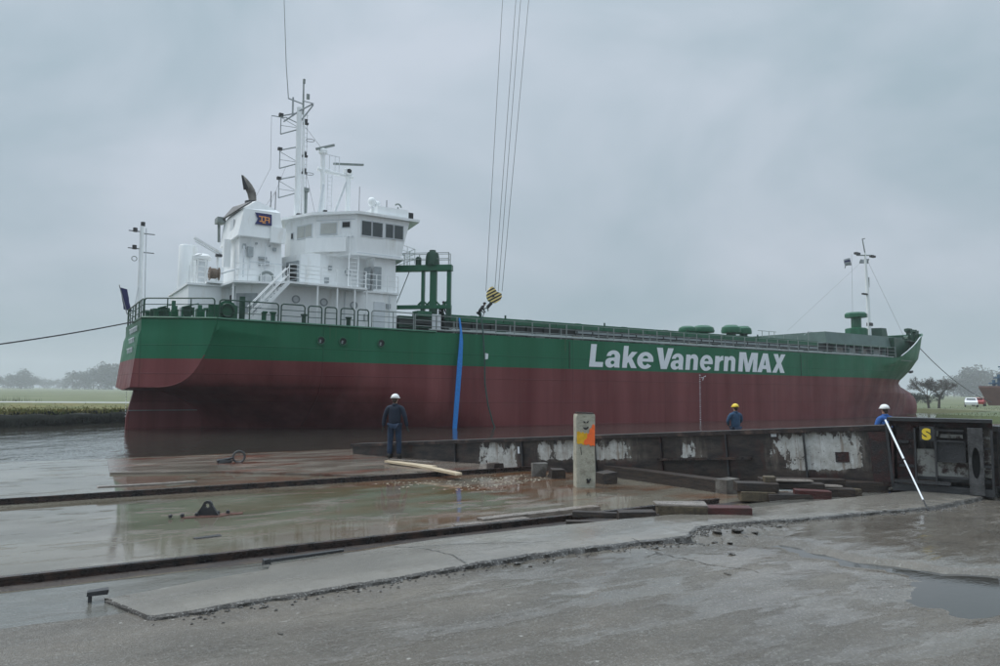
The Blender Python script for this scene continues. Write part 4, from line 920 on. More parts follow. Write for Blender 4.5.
# deck fittings visible through the rails
for i in range(16):
    u = 19+i*3.1+rnd.uniform(-.4, .4)
    MB().box(P(u, 5.7, 6.15), (rnd.uniform(.4, 1.2), .3, .45)).build('deck_fitting', ('hatch_dark', 'green_dark', 'rail_grey', 'rust_pipe')[i % 4], ship)
mb = MB()
for z, v in ((6.2, 5.75), (6.32, 5.6), (6.25, 5.9)): mb.tube(P(18, v, z), P(70, v, z), .06, n=5)
mb.build('deck_pipe', 'rail_grey', ship)

# mushroom vents on deck
def vent(u, v, z, r, h, name='mushroom_vent'):
    hd = MB().lathe(P(u, v, z), [(r*.3, h*.45), (r, h*.48), (r*1.04, h*.62), (r*.95, h*.85), (r*.6, h), (0, h)], 16).build(name, 'green', ship, ang=35)
    MB().lathe(P(u, v, z), [(r*.5, 0), (r*.5, h*.5)], 12).build('stem', 'green_dark', hd)
vent(42.0, 4.2, 7.0, .75, .95); vent(43.9, 4.2, 6.95, .95, 1.15); vent(47.6, 4.2, 7.0, .85, 1.35); vent(49.3, 4.2, 7.0, .70, 1.35)
mb = MB()
for u in (52.2, 53.2, 54.0): mb.tube(P(u, 4, 7.2), P(u, 4, 8.1), .03, n=4)
mb.tube(P(51.6, 4, 8.1), P(54.3, 4, 8.1), .03, n=4).tube(P(55.4, 4, 7.85), P(57.6, 4, 7.85), .03, n=4).tube(P(55.4, 4, 7.85), P(55.4, 4, 7.2), .03, n=4).tube(P(57.6, 4, 7.85), P(57.6, 4, 7.2), .03, n=4)
mb.build('hatch_guard', 'rail_grey', ship)
mb = MB()
for u in (60.2, 61.2, 62.2, 62.9): mb.tube(P(u, 3.4, 7.6), P(u, 3.4, 8.45), .035, n=4)
mb.tube(P(60.2, 3.4, 8.45), P(62.9, 3.4, 8.45), .03, n=4).tube(P(59.5, 3.4, 8.1), P(60.2, 3.4, 8.45), .03, n=4); mb.build('hatch_guard', 'rail_grey', ship)

# forecastle house: long pale green side plate over a shadowed recess
ol = [(60.5, 5.2), (71, 5.3), (75.2, 4.9), (77.4, 3.6), (78.2, 1.5)]
full = ol+[(u, -v) for u, v in ol[::-1]]
tp = [(a+.1 if a < 62 else a+.2, b_*.96) for a, b_ in full]
MB().prism([(u, -v) for u, v in full], 7.25, 8.42, top=[(u, -v) for u, v in tp]).build('forecastle_house', 'green_grey', ship)
ol2 = [(58.5, 4.7), (71, 4.8), (75, 4.3), (77, 3.0)]; full = ol2+[(u, -v) for u, v in ol2[::-1]]
MB().prism([(u, -v) for u, v in full], 5.9, 7.25).build('forecastle_recess', 'hatch_dark', ship)
MB().box(P(66.5, 5.33, 7.22), (11.5, .10, .10)).build('recess_lip', 'green', ship)
for u in (62, 64.2, 66.4, 68.6, 70.8, 73): MB().box(P(u, 5.1, 6.6), (.12, .3, 1.25)).build('recess_pillar', 'green_grey', ship)
for i, u in enumerate((63.1, 65.3, 67.5, 69.7)): MB().box(P(u, 4.88, 6.5), (1.0, .1, .8)).build('locker', ('rust_pipe', 'rail_grey')[i % 2], ship)
# bow bulwark inside and its pale stay
MB().path([P(u, v+.03, z+.03) for u, v, z in rows[-1] if 71.3 < u < 80], .055, 5).build('bulwark_cap', 'white_cool', ship)
prism_pts = [(72.0, 5.6), (75, 5.0), (77.5, 4.3), (79.5, 3.3), (81.5, 2.3), (82.8, 1.3)]; full = prism_pts+[(u, -v) for u, v in prism_pts[::-1]]
MB().prism([(u, -v) for u, v in full], 5.9, 8.3).build('forecastle_bulkhead', 'green_dark', ship)
fv = MB().lathe(P(69.4, 3, 8.35), [(1.15, 0), (1.15, .9), (.95, 1.0), (.52, 1.05), (.52, 2.1), (1.15, 2.15), (1.15, 2.5), (.95, 2.68), (0, 2.72)], 8).build('foremast_house', 'green', ship, ang=30)
MB().lathe(P(73.2, 3, 8.35), [(1.15, 0), (1.0, 1.15), (0, 1.2)], 6).build('bow_locker', 'green_dark', ship)
fm = MB().tube(P(71.9, 3.0, 8.4), P(71.75, 3.0, 14.2), .20, .17, 10).tube(P(71.75, 3.0, 14.2), P(71.5, 3.0, 17.8), .17, .11, 8).build('foremast', 'white', ship)
MB().tube(P(71.5, 3.0, 17.8), P(71.1, 3.0, 19.3), .07, .05).tube(P(71.1, 3.0, 19.3), P(71.6, 3.0, 19.4), .05).build('mast_top', 'rail_grey', fm)
MB().tube(P(69.9, 3.0, 17.35), P(73.2, 3.0, 17.7), .07).build('yard_arm', 'rail_grey', fm)
for u in (70.0, 73.0): MB().box(P(u, 3.0, 17.55), (.8, .3, .22)).build('navigation_light', 'steel_dark', fm)
MB().box(P(71.2, 3.0, 13.2), (.8, .25, .16)).build('navigation_light', 'steel_dark', fm); MB().box(P(72.0, 3.0, 9.9), (.6, .4, .35)).build('navigation_light', 'steel_dark', fm)
MB().tube(P(72.0, 3.0, 14), P(72.05, 3.0, 15.1), .1).build('bell', 'rail_grey', fm)
mb = MB(); mb.tube(P(71.6, 3.0, 17.4), P(82, 1.5, 8.9), .011, n=4).tube(P(71.6, 3.0, 17.2), P(58, 2.6, 8.5), .009, n=4).tube(P(69.6, 2.6, 17.5), P(69.4, 2.6, 9), .012, n=4); mb.build('stay_wire', 'wire', fm)
# foredeck gear
mb = MB()
for u, v in ((81.8, 2.4), (83.2, 2.2), (84.6, 1.7), (85.6, 1.2)): mb.tube(P(u, v, 8.2), P(u, v, 9.95), .09, n=6)
mb.tube(P(81.8, 2.4, 9.7), P(85.6, 1.2, 9.95), .05); mb.build('bow_rail', 'green_dark', ship)
for u, v in ((83.9, .9), (86.2, .3)): MB().lathe(P(u, v, 8.2), [(.3, 0), (.22, .3), (.22, 1.5), (.42, 1.75), (.42, 2.0), (0, 2.1)], 10).build('bollard', 'green_dark', ship)
MB().box(P(81.6, 1.2, 8.7), (1.2, 1.0, .8)).lathe(P(81.6, 1.9, 8.8), [(.4, -.3), (.4, .3)], 10, axis='Y').build('windlass', 'green_dark', ship)

# stern deck gear ----------------------------------------------------
def winch(u, v, s=1.):
    w_ = MB().box(P(u, v, 6.10), (1.6*s, 1.0*s, .2)).build('mooring_winch', 'green', ship)
    MB().lathe(P(u-.25*s, v, 6.50), [(.34*s, -.42), (.34*s, -.37), (.17*s, -.36), (.17*s, -.02), (.34*s, -.01), (.34*s, .04), (.20*s, .05), (.20*s, .34), (.34*s, .35), (.34*s, .40)], 12, axis='Y').build('drum', 'green_dark', w_)
    MB().box(P(u+.45*s, v, 6.45), (.35, .5, .5)).box(P(u+.45*s, v+.1, 6.78), (.2, .2, .25)).build('gearbox', 'green', w_)
    mb = MB()
    for a in (-.55, .05, .62): mb.box(P(u+a*s, v+.48*s, 6.42), (.07, .08, .62))
    mb.tube(P(u-.5*s, v+.5*s, 6.72), P(u+.3*s, v+.52*s, 6.95), .03).build('brake_frame', 'green', w_)
winch(1.3, 3.4, .9); winch(2.35, 4.6, .95); winch(1.2, 1.6, .8)
for i in range(16):
    u_ = rnd.uniform(.6, 4.6); MB().box(P(u_, min(5.6, 2.9+u_*.75)-rnd.uniform(0, 2.2), 6.3), (rnd.uniform(.12, .4), rnd.uniform(.1, .3), rnd.uniform(.4, .9))).build('deck_fitting', ('green', 'green_dark', 'hatch_dark', 'white_cool')[i % 4], ship) if i else None
for u, v in ((.7, 3.9), (3.0, 5.9), (.5, 2.2), (8.2, 6.0), (10.9, 6.0), (5.9, 6.1), (6.4, 6.1)):
    MB().lathe(P(u, v, 5.9), [(.16, 0), (.13, .1), (.13, .62), (.2, .66), (.2, .74), (0, .76)], 10).build('bollard', 'green' if u < 7 else 'green_dark', ship)
MB().lathe(P(3.9, 6.05, 6.55), [(.55, -.12), (.55, .12)], 14, axis='Y').build('chock_plate', 'green', ship); MB().ring(P(3.9, 6.25, 6.55), .34, .07, 14, 5).build('fairlead', 'green_dark', ship)
MB().box(P(3.7, 6.1, 6.4), (1.5, .12, .9)).build('bulwark_plate', 'green', ship)
MB().box(P(2.0, 4.6, 6.35), (.5, .6, .7)).build('deck_box', 'white_cool', ship); MB().box(P(1.2, 3.6, 6.45), (.3, .3, .6)).build('deck_box', 'rust_pipe', ship)
MB().tube(P(4.75, 5.9, 5.9), P(4.75, 5.9, 7.4), .16, n=10).build('vent_pipe', 'green_dark', ship)
MB().box(P(1.4, 4.9, 6.75), (.18, .18, .55)).build('control_stand', 'green', ship)

# superstructure ------------------------------------------------------
def prism(name, pts, z0, z1, mt, top=None, parent=ship, sym=False):
    if sym: pts = pts+[(u, -v) for u, v in pts[::-1]]; top = top and top+[(u, -v) for u, v in top[::-1]]
    return MB().prism([(u, -v) for u, v in pts], z0, z1, top=top and [(u, -v) for u, v in top]).build(name, mt, parent)
# lower house (poop level) with covered deck opening aft
prism('lower_house', [(2.6, -4.6), (2.6, 2.0), (4.9, 2.0), (4.9, 3.6), (6.6, 5.0), (14.5, 5.0), (14.5, -5.0), (4, -5.0)], 5.9, 8.36, 'white')
prism('boat_deck', [(2.5, -4.8), (2.5, 2.1), (4.3, 2.1), (4.5, 4.6), (6.7, 5.4), (7.2, 6.15), (12.0, 6.15), (12.1, 5.1), (14.6, 5.1), (14.6, -5.4), (4, -5.2)], 8.36, 8.48, 'white')
prism('recess_wall', [(4.91, 2.0), (4.88, 3.5), (4.95, 3.5), (4.95, 2.0)], 6.0, 8.3, 'louvre_grey')
dr = MB().box(P(4.86, 2.7, 7.0), (.06, .62, 1.7)).build('door', 'dark_hole', ship)
MB().box(P(5.4, 4.12, 7.3), (1.3, .05, 1.1), rz=-.69).build('dark_opening', 'louvre_grey', ship)
MB().tube(P(4.6, 4.3, 5.9), P(4.6, 4.3, 8.36), .06).build('stanchion', 'white', ship)
for u in (8.95, 10.15, 11.25, 12.0): MB().tube(P(u, 6.05, 5.95), P(u, 6.05, 8.36), .055).build('stanchion', 'white', ship)
for u, z in ((8.0, 7.6), (9.7, 7.55), (11.6, 7.5)):
    pr = MB().lathe(P(u, 5.0, z), [(.24, .02), (.24, -.06), (.17, -.06), (.17, .02)], 16, axis='Y', closed=True).build('porthole', 'louvre_grey', ship)
    MB().lathe(P(u, 5.0, z), [(0, 0), (.17, 0), (.17, -.02), (0, -.02)], 16, axis='Y').build('pane', 'white_cool', pr)
MB().box(P(13.3, 5.03, 6.95), (.75, .05, 1.75)).build('door', 'white_cool', ship)
MB().box(P(13.9, 5.04, 7.6), (.3, .06, .3)).box(P(12.4, 5.04, 6.8), (.25, .08, .4)).build('wall_box', 'louvre_grey', ship)
MB().tube(P(11.0, 5.06, 8.3), P(11.0, 5.06, 6.0), .03).tube(P(13.95, 5.08, 8.3), P(13.95, 5.08, 6.0), .03).build('conduit', 'white_cool', ship)
# second level
prism('middle_house', [(8.2, .6), (8.9, 2.8), (9.9, 3.6), (12.9, 3.75), (13.0, 4.72), (14.5, 4.72)], 8.48, 10.75, 'white', sym=True)
d2 = MB().box(P(8.62, 2.1, 9.42), (.10, 1.25, 1.85), rz=.308).build('door', 'louvre_grey', ship)
for z in (8.9, 9.4, 9.9): MB().box(P(8.565, 2.1, z), (.03, 1.1, .40), rz=.308).build('louvre', 'dark_hole', d2)
MB().box(P(7.85, .72, 9.7), (.12, .35, .8)).build('ventilation_opening', 'dark_hole', ship)
MB().box(P(12.75, 4.25, 9.35), (.06, .95, 1.45)).box(P(13.25, 4.74, 9.4), (.5, .04, 1.4)).build('window_panel', 'louvre_grey', ship)
mb = MB()
for k in (0, .62): mb.tube(P(11.15+k, 5.15, 8.5), P(11.3+k, 4.85, 10.8), .035)
for i in range(9): z = 8.7+i*.25; mb.tube(P(11.17+(z-8.5)*.06, 5.14-(z-8.5)*.13, z), P(11.77+(z-8.5)*.06, 5.14-(z-8.5)*.13, z), .022, n=4)
mb.build('ladder', 'white', ship)
lb = MB().ring(P(11.5, 4.2, 9.65), .20, .05, 16, 6).build('lifebuoy', 'louvre_grey', ship)
MB().box(P(10.5, 3.7, 9.9), (.2, .15, .25)).box(P(10.3, 3.7, 9.1), (.25, .15, .35)).build('wall_box', 'louvre_grey', ship)
# wheelhouse
WB = [(8.9, .6), (9.75, 2.9), (11.75, 4.88), (14.75, 4.88), (15.2, 1.5)]; WT = [(8.85, .6), (9.72, 2.92), (11.72, 4.92), (15.35, 4.92), (15.9, 1.5)]
prism('wheelhouse', WB, 10.75, 13.25, 'white', top=WT, sym=True)
prism('wheelhouse_floor', [(8.7, .6), (9.6, 3.0), (11.7, 5.05), (14.95, 5.05), (15.5, 1.5)], 10.66, 10.78, 'white', sym=True)
prism('wheelhouse_roof', [(8.3, .6), (9.45, 3.1), (11.7, 5.15), (15.95, 5.15), (16.5, 1.6)], 13.25, 13.42, 'white', sym=True)
def onface(p, q, s0, s1, z0, z1, name, mt, d=.05, parent=ship, off=.0):
    p = Vector(p); q = Vector(q); t_ = (q-p).normalized(); nrm = Vector((-t_.y, t_.x))    # towards starboard/aft
    if nrm.y < 0: nrm = -nrm
    c = p+t_*(s0+s1)/2+nrm*(d/2+off)
    return MB().box(P(c.x, c.y, (z0+z1)/2), (s1-s0, d, z1-z0), rz=-math.atan2(t_.y, t_.x)).build(name, mt, parent)
def window(p, q, s0, s1, z0, z1, mt='glass', fr='white_cool', off=0):
    o = onface(p, q, s0-.07, s1+.07, z0-.07, z1+.07, 'window', fr, .04, off=off); onface(p, q, s0, s1, z0, z1, 'pane', mt, .055, o, off=off)
    return o
pc, qc = (11.75, 4.90), (14.75, 4.90)
for s0, s1, z0, z1 in ((.30, .92, 11.98, 12.88), (1.02, 1.68, 11.98, 12.88), (1.92, 2.42, 12.02, 12.88), (2.52, 3.12, 12.02, 12.88)): window(pc, qc, s0, s1, z0, z1)
pb, qb = (9.75, 2.9), (11.75, 4.88)
window(pb, qb, .40, 1.45, 12.08, 12.75, 'pane_blank', off=.01); window(pb, qb, 1.85, 2.35, 12.45, 12.78, 'dark_hole', off=.01)
onface(pb, qb, .15, 2.6, 11.82, 11.88, 'ledge', 'white_cool', .06, off=.01); onface(pb, qb, .1, 2.7, 12.92, 12.98, 'ledge', 'white_cool', .06, off=.01)
onface(pc, qc, .02, 2.95, 10.80, 10.86, 'ledge', 'white_cool', .06); 
pa, qa = (8.9, .6), (9.75, 2.9)
window(pa, qa, .75, 1.45, 12.0, 12.75, 'pane_blank', off=.02); window(pa, qa, 1.55, 2.15, 12.0, 12.75, 'pane_blank', off=.02); window(pa, qa, .12, .30, 12.05, 12.4, 'dark_hole', off=.02)
mb = MB()
for s_ in (1.9, 2.15, 2.4):
    p_ = Vector(pb)+(Vector(qb)-Vector(pb)).normalized()*s_; mb.tube(P(p_.x-.1, p_.y+.25, 10.9), P(p_.x-.1, p_.y+.25, 12.0), .035)
mb.build('vent_pipes', 'white', ship)
# bulwark wing below windows, aft walkway
onface(pb, qb, -.4, 2.3, 10.85, 11.75, 'wing_bulwark', 'white', .05, off=.42)
# monkey island equipment
MB().box(P(14.3, 3.4, 13.75), (2.2, 2.4, .66)).build('roof_locker', 'white', ship)
MB().box(P(15.55, 4.3, 13.72), (.45, .5, .48)).build('searchlight', 'dark_hole', ship)
for u, z, r in ((13.1, 14.45, .28), (13.5, 14.35, .2)): MB().lathe(P(u, 3.9, 13.42), [(.06, 0), (.06, z-13.42-r)], 6).ell(P(u, 3.9, z), (r, r, r*1.15), 10, 7).build('satellite_dome', 'white', ship, smooth=True)
MB().ring(P(15.0, 3.8, 14.4), .22, .06, 10, 5, a0=0, a1=2.6).tube(P(15.0, 3.8, 14.1), P(15.0, 3.8, 14.4), .05).build('horn', 'rail_grey', ship)
MB().tube(P(14.1, 4.0, 14.08), P(14.1, 4.0, 14.7), .03).tube(P(12.6, 3, 13.4), P(12.6, 3, 15.6), .02).build('antenna', 'wire', ship)
MB().box(P(10.6, 2.2, 13.7), (.22, .22, .4)).box(P(9.3, .9, 13.6), (.3, .3, .3)).build('deck_light', 'steel_dark', ship)
# balcony railing
railing([P(7.25, 6.05, 8.48), P(11.95, 6.05, 8.48)], 1.0, .95, 4, 'white', .025, .032)
railing([P(12.2, 5.35, 8.48), P(14.4, 5.35, 8.48)], 1.0, .75, 3, 'white', .025, .032)
railing([P(4.6, 4.55, 8.48), P(6.6, 5.3, 8.48)], 1.0, .7, 3, 'white', .025, .032)
railing([P(2.6, 2.05, 8.48), P(4.3, 2.05, 8.48)], 1.0, .8, 3, 'white', .022, .03)
railing([P(14.8, 4.6, 10.78), P(16.4, 3.6, 10.78), P(16.6, 0, 10.78)], 1.0, .9, 3, 'white', .022, .03)
# stairs from main deck to balcony and their handrails
def stair(a, b_, wv, name='stairway'):
    a = Vector(a); b_ = Vector(b_)
    mb = MB()
    for s_ in (0, wv):
        o = Vector((0, -s_, 0)); d = (b_-a).normalized()
        L_ = (b_-a).length; c = (a+b_)/2+o
        mb.box(c, (L_, .05, .20), ry=-math.asin(d.z))
        for h in (.45, .9): mb.tube(a+o+Vector((0, 0, h)), b_+o+Vector((0, 0, h)), .03, n=5)
        for t_ in (.05, .35, .65, .95): p = a+(b_-a)*t_+o; mb.tube(p, p+Vector((0, 0, .9)), .028, n=5)
    st_ = mb.build(name, 'white', ship)
    n = int((b_-a).length/.28)
    for i in range(1, n): p = a+(b_-a)*(i/n); MB().box(p+Vector((0, -wv/2, 0)), (.22, wv, .03)).build('tread', 'louvre_grey', st_)
stair(P(5.1, 5.6, 6.0), P(7.2, 5.6, 8.4), .62)
MB().ring(P(6.9, 2.7, 9.0), .42, .09, 14, 6).build('hose_reel', 'rail_grey', ship)
# funnel
FB = [(5.3, 2.5), (7.95, 2.5), (7.95, -1.9), (5.3, -1.9)]; 
prism('funnel_casing', FB, 8.48, 11.5, 'white', top=[(5.3, 2.3), (7.8, 2.3), (7.8, -1.7), (5.35, -1.7)])
fh = prism('funnel_hood', [(5.1, 2.75), (7.9, 2.75), (8.2, -2.1), (5.1, -2.2)], 11.5, 13.2, 'white', top=[(5.45, 2.55), (7.6, 2.55), (7.8, -2.0), (5.3, -2.2)])
bm = MB(); bm.add([P(5.42, 2.56, 13.2), P(7.62, 2.56, 13.2), P(7.8, -2.0, 13.2), P(5.28, -2.2, 13.2), P(6.25, 2.3, 13.85), P(7.45, 2.3, 13.42), P(7.6, -1.9, 13.7), P(6.1, -2.1, 14.5)], [(0, 1, 5, 4), (1, 2, 6, 5), (2, 3, 7, 6), (3, 0, 4, 7), (4, 5, 6, 7), (0, 3, 2, 1)]); bm.build('funnel_top', 'white', ship)
lv = MB(); lv.add([P(5.34, 2.45, 13.26), P(5.95, 2.3, 13.74), P(5.80, -1.95, 14.26), P(5.14, -2.15, 13.34)], [(0, 1, 2, 3)]); lv.v = [(x-.04, y, z+.03) for x, y, z in lv.v]+[(x+.02, y, z-.03) for x, y, z in lv.v]; lv.f += [(4, 5, 6, 7)]+[(i, (i+1) % 4, 4+(i+1) % 4, 4+i) for i in range(4)]; lv.m = [0]*6; lvo = lv.build('louvre_panel', 'steel_grey', ship)
MB().box(P(5.05, -2.2, 13.3), (.5, .9, .35)).tube(P(5.0, -2.3, 13.2), P(5.05, -2.3, 11.9), .09).build('vent_cowl', 'rail_grey', ship)
MB().box(P(7.45, 2.74, 11.75), (.9, .35, .95)).build('casing_box', 'white', ship)
ex = MB()
epts = [(6.48, 13.6, .24), (6.46, 14.45, .24), (6.38, 14.85, .27), (6.18, 15.2, .25), (5.97, 15.55, .17), (5.80, 15.85, .05)]
for (a, z0, r0), (b_, z1, r1) in zip(epts, epts[1:]): ex.tube(P(a, .3, z0), P(b_, .3, z1), r0, r1, 12)
exo = ex.build('exhaust_pipe', 'rust_pipe', ship, ang=40); MB().lathe(P(6.44, .3, 14.1), [(.45, 0), (.45, .14)], 12).build('flange', 'steel_dark', exo)
ex = MB().tube(P(6.05, .36, 15.0), P(5.74, .36, 15.85), .19, .04, 10); ex.build('mouth', 'soot', exo)
# funnel badge: blue swallow-tailed flag with orange emblem
def fu(s_, z): return P(6.05+s_, 2.775-.10*(z-12), z)
fg = [(.02, 12.30), (1.02, 12.30), (1.02, 13.02), (.02, 13.02), (.20, 12.66)]
mb = MB(); n = 5; mb.add([fu(a, b_) for a, b_ in fg]+[fu(a, b_)+Vector((0, .05, 0)) for a, b_ in fg], [(0, 1, 2, 4), (4, 2, 3), (9, 7, 6, 5), (8, 7, 9)]+[(i, (i+1) % n, n+(i+1) % n, n+i) for i in range(n)]); fgo = mb.build('funnel_badge', 'navy', ship)
mb = MB()
for s_, z, a, b_ in ((.42, 12.80, .34, .06), (.42, 12.50, .30, .06), (.42, 12.66, .07, .26), (.62, 12.66, .07, .34), (.76, 12.78, .22, .06), (.86, 12.62, .07, .34), (.74, 12.62, .20, .06), (.55, 12.42, .2, .05)): mb.box(fu(s_, z)+Vector((0, -.012, 0)), (a, .02, b_))
mb.build('emblem', 'badge', fgo)
for s_, z, w_, h in ((.2, 10.9, .18, .3), (.55, 10.6, .35, .6), (1.3, 10.3, .5, .12), (1.2, 9.95, .25, .25), (1.6, 10.0, .22, .22), (2.0, 10.9, .2, .2), (.9, 11.15, .12, .12), (1.7, 11.1, .1, .1)):
    MB().box(P(5.35+s_, 2.5, z), (w_, .14, h)).build('wall_box', 'louvre_grey', ship)
mb = MB().tube(P(5.9, 2.56, 10.0), P(7.9, 2.56, 10.0), .03).tube(P(5.9, 2.5, 9.6), P(5.9, 2.56, 11.4), .03).tube(P(6.8, 2.56, 8.5), P(6.8, 2.56, 11.3), .03).tube(P(5.5, 2.65, 10.9), P(5.5, 2.65, 9.0), .05); mb.build('conduit', 'white_cool', ship)
MB().box(P(5.28, .3, 12.4), (.06, .9, 1.0)).build('casing_door', 'white_cool', ship)
# tank, vents, reel, davit on aft deck
MB().lathe(P(3.15, -2, 8.4), [(.56, 0), (.56, 2.9), (.50, 3.0), (0, 3.02)], 20).build('vent_trunk', 'white', ship, ang=40)
mv = MB().lathe(P(3.65, 0, 8.4), [(.34, 0), (.34, 1.9), (.3, 1.9)], 14).build('vent_trunk', 'white_cool', ship, ang=40); MB().lathe(P(3.65, 0, 10.2), [(.35, 0), (.52, .02), (.54, .22), (.35, .38), (0, .42)], 16).build('cap', 'white', mv, ang=40)
mb = MB()
for x in (3.25, 3.7): mb.tube(P(x, .9, 8.4), P(x, .9, 10.1), .04)
for i in range(5): mb.tube(P(3.25, .9, 8.7+i*.33), P(3.7, .9, 8.7+i*.33), .03)
mb.tube(P(2.9, 1.2, 8.4), P(2.9, 1.2, 10.2), .05).tube(P(2.9, 1.2, 10.2), P(3.4, 1.2, 10.4), .05); mb.build('pipe_rack', 'white', ship)
rb = MB().lathe(P(4.0, 1.9, 9.15), [(.12, -.30), (.40, -.28), (.40, -.22), (.30, -.2), (.33, -.05), (.30, .2), (.40, .22), (.40, .28), (.1, .30)], 14, axis='X').build('rope_reel', 'reel', ship, ang=50)
MB().box(P(4.0, 1.9, 8.6), (.9, .9, .12)).build('reel_stand', 'white', rb); MB().tube(P(4.4, 1.9, 9.2), P(5.4, 2.3, 9.6), .06).build('axle', 'white_cool', rb)
dv = MB().tube(P(4.15, 2, 8.48), P(4.15, 2, 10.3), .07).build('davit', 'white', ship); MB().box(P(3.58, 2, 10.78), (1.75, .16, .13), ry=.46).box(P(3.55, 2, 10.62), (1.6, .06, .06), ry=.46).build('jib', 'white', dv); MB().box(P(4.2, 2, 10.25), (.35, .3, .14)).build('pivot', 'steel_dark', dv)
MB().box(P(4.85, 1.0, 10.6), (.4, .5, 1.7)).build('vent_trunk', 'white', ship)
# stern light mast
sm = MB().tube(P(.62, -3, 6.1), P(.56, -3, 12.5), .16, .13, 10).build('stern_mast', 'white', ship)
MB().tube(P(.95, -3, 6.1), P(.80, -3, 12.4), .035).tube(P(.15, -2.8, 6.1), P(.50, -2.8, 8.6), .03).build('stay_pipe', 'white_cool', sm)
for z, s_ in ((12.15, -1), (11.05, -1), (12.05, 1), (10.85, 1)): MB().tube(P(.56, -3, z), P(.56+s_*.75, -3, z), .035).build('bracket', 'wire', sm)
for z in (12.2, 11.1, 12.62): MB().lathe(P(.18 if z < 12.5 else .6, -3, z-.1), [(.13, 0), (.13, .25), (0, .27)], 8).build('navigation_light', 'steel_dark', sm)
MB().ring(P(.2, -3, 10.4), .15, .03, 10, 4).build('lamp_cage', 'rail_grey', sm)

# main mast
MZ = 13.42
mm = MB().tube(P(9.45, 0, MZ), P(9.38, 0, 21.2), .21, .16, 12).tube(P(9.85, .1, MZ), P(9.68, .1, 21.0), .05, n=6).build('main_mast', 'white', ship)
mb = MB()
for k in (0, .3): mb.tube(P(9.78+k, -.15, MZ), P(9.68+k, -.15, 21), .025, n=4)
for i in range(24): z = MZ+.3+i*.31; mb.tube(P(9.77, -.15, z), P(10.07, -.15, z), .018, n=4)
mb.build('ladder', 'white_cool', mm)
MB().tube(P(9.65, 0, 20.8), P(9.62, 0, 23.0), .07, .05).box(P(9.65, 0, 23.1), (.14, .14, .3)).box(P(9.95, 0, 22.1), (.2, .12, .35)).build('top_pole', 'rail_grey', mm)
for zb in (19.35, 17.0, 15.0):
    mb = MB(); za = zb+1.25
    mb.tube(P(9.35, 0, zb+.35), P(8.35, -.6, zb), .045, n=5).tube(P(9.35, 0, za+.25), P(8.35, -.6, za), .045, n=5).tube(P(8.35, -.6, zb), P(8.35, -.6, za), .035, n=5).tube(P(8.35, -.6, za-.1), P(9.3, 0, zb+.5), .022, n=4).tube(P(8.35, -.6, zb+.6), P(9.3, 0, zb+.45), .018, n=4)
    b_ = mb.build('light_bracket', 'louvre_grey', mm); MB().box(P(8.35, -.6, za+.08), (.28, .22, .18)).build('navigation_light', 'steel_dark', b_)
for z in (20.2, 17.95, 16.8): MB().box(P(9.85, 0, z), (.35, .2, .12)).box(P(9.85, 0, z+.2), (.2, .15, .2)).build('navigation_light', 'steel_dark', mm)
mb = MB()
mb.tube(P(9.3, 0, 20.9), P(8.5, -.5, 20.2), .05).tube(P(8.6, -.5, 20.5), P(7.8, -.9, 20.6), .035).tube(P(9.3, .1, 20.9), P(10.15, .4, 21.5), .05).tube(P(9.5, 0, 20.3), P(10.2, .4, 21.45), .05).tube(P(10.2, .5, 21.5), P(9.5, .2, 21.65), .035).tube(P(8.6, -.4, 20.5), P(9.4, 0, 20.1), .035)
mb.tube(P(9.0, -.2, 20.6), P(9.0, -.2, 21.9), .06).tube(P(8.7, -.3, 21.8), P(9.7, 0, 21.5), .045); mb.build('cross_tree', 'louvre_grey', mm)
for z in (19.0, 16.7): MB().ring(P(10.1, .3, z), .28, .022, 12, 4, axis='Z').build('loop_aerial', 'wire', mm)
MB().tube(P(10.0, 0, MZ), P(10.0, 0, 15.6), .11).box(P(10.0, 0, 15.65), (.35, .3, .25)).build('short_post', 'rail_grey', mm)
MB().tube(P(8.72, -.3, 21.75), P(8.5, -.3, 24), .03, .025, 5).tube(P(8.5, -.3, 24), P(8.15, -.3, 29.5), .025, .02, 5).build('whip_aerial', 'rail_grey', mm)
mb = MB(); mb.tube(P(7.8, -.9, 20.6), P(7.85, -.9, 17.0), .012, n=4).tube(P(7.85, -.9, 17), P(6.6, -.5, 14.2), .012, n=4).tube(P(8.2, -.6, 15.5), P(7.2, -.3, 13.8), .012, n=4).tube(P(9.8, 0, 20), P(11.1, 0, 18.6), .012, n=4).tube(P(9.8, 0, 17.5), P(10.7, 0, 14), .012, n=4).tube(P(8.6, 0, 17), P(7.4, 0, 13.5), .010, n=4).tube(P(7.7, 0, 14), P(7.7, 0, 15.2), .03).tube(P(8.0, 0, 14), P(8.0, 0, 15.2), .03); mb.build('halyard', 'wire', mm)
# radar mast
rm = MB().tube(P(11.2, 0, MZ), P(11.1, 0, 18.3), .17, .15, 10).tube(P(12.98, 0, MZ), P(12.93, 0, 17.1), .17, .17, 10).build('radar_mast', 'white', ship)
MB().tube(P(10.75, 0, 17.25), P(13.3, 0, 17.05), .15, n=8).build('platform', 'white', rm)
MB().tube(P(10.75, .2, MZ), P(11.15, .1, 16.2), .10).tube(P(11.7, 0, MZ), P(12.8, 0, 16.7), .09).build('brace', 'white_cool', rm)
mb = MB()
for k in (.35, .65): mb.tube(P(11.1+k, .1, MZ), P(11.1+k, .1, 17), .025, n=4)
for i in range(12): mb.tube(P(11.45, .1, 13.7+i*.28), P(11.75, .1, 13.7+i*.28), .018, n=4)
for u in (11.5, 11.9, 12.2): mb.tube(P(u, .2, 17.2), P(u, .2, 18.3), .022, n=4)
mb.tube(P(11.3, .2, 18.3), P(12.2, .2, 18.25), .022, n=4); mb.build('ladder', 'white_cool', rm)
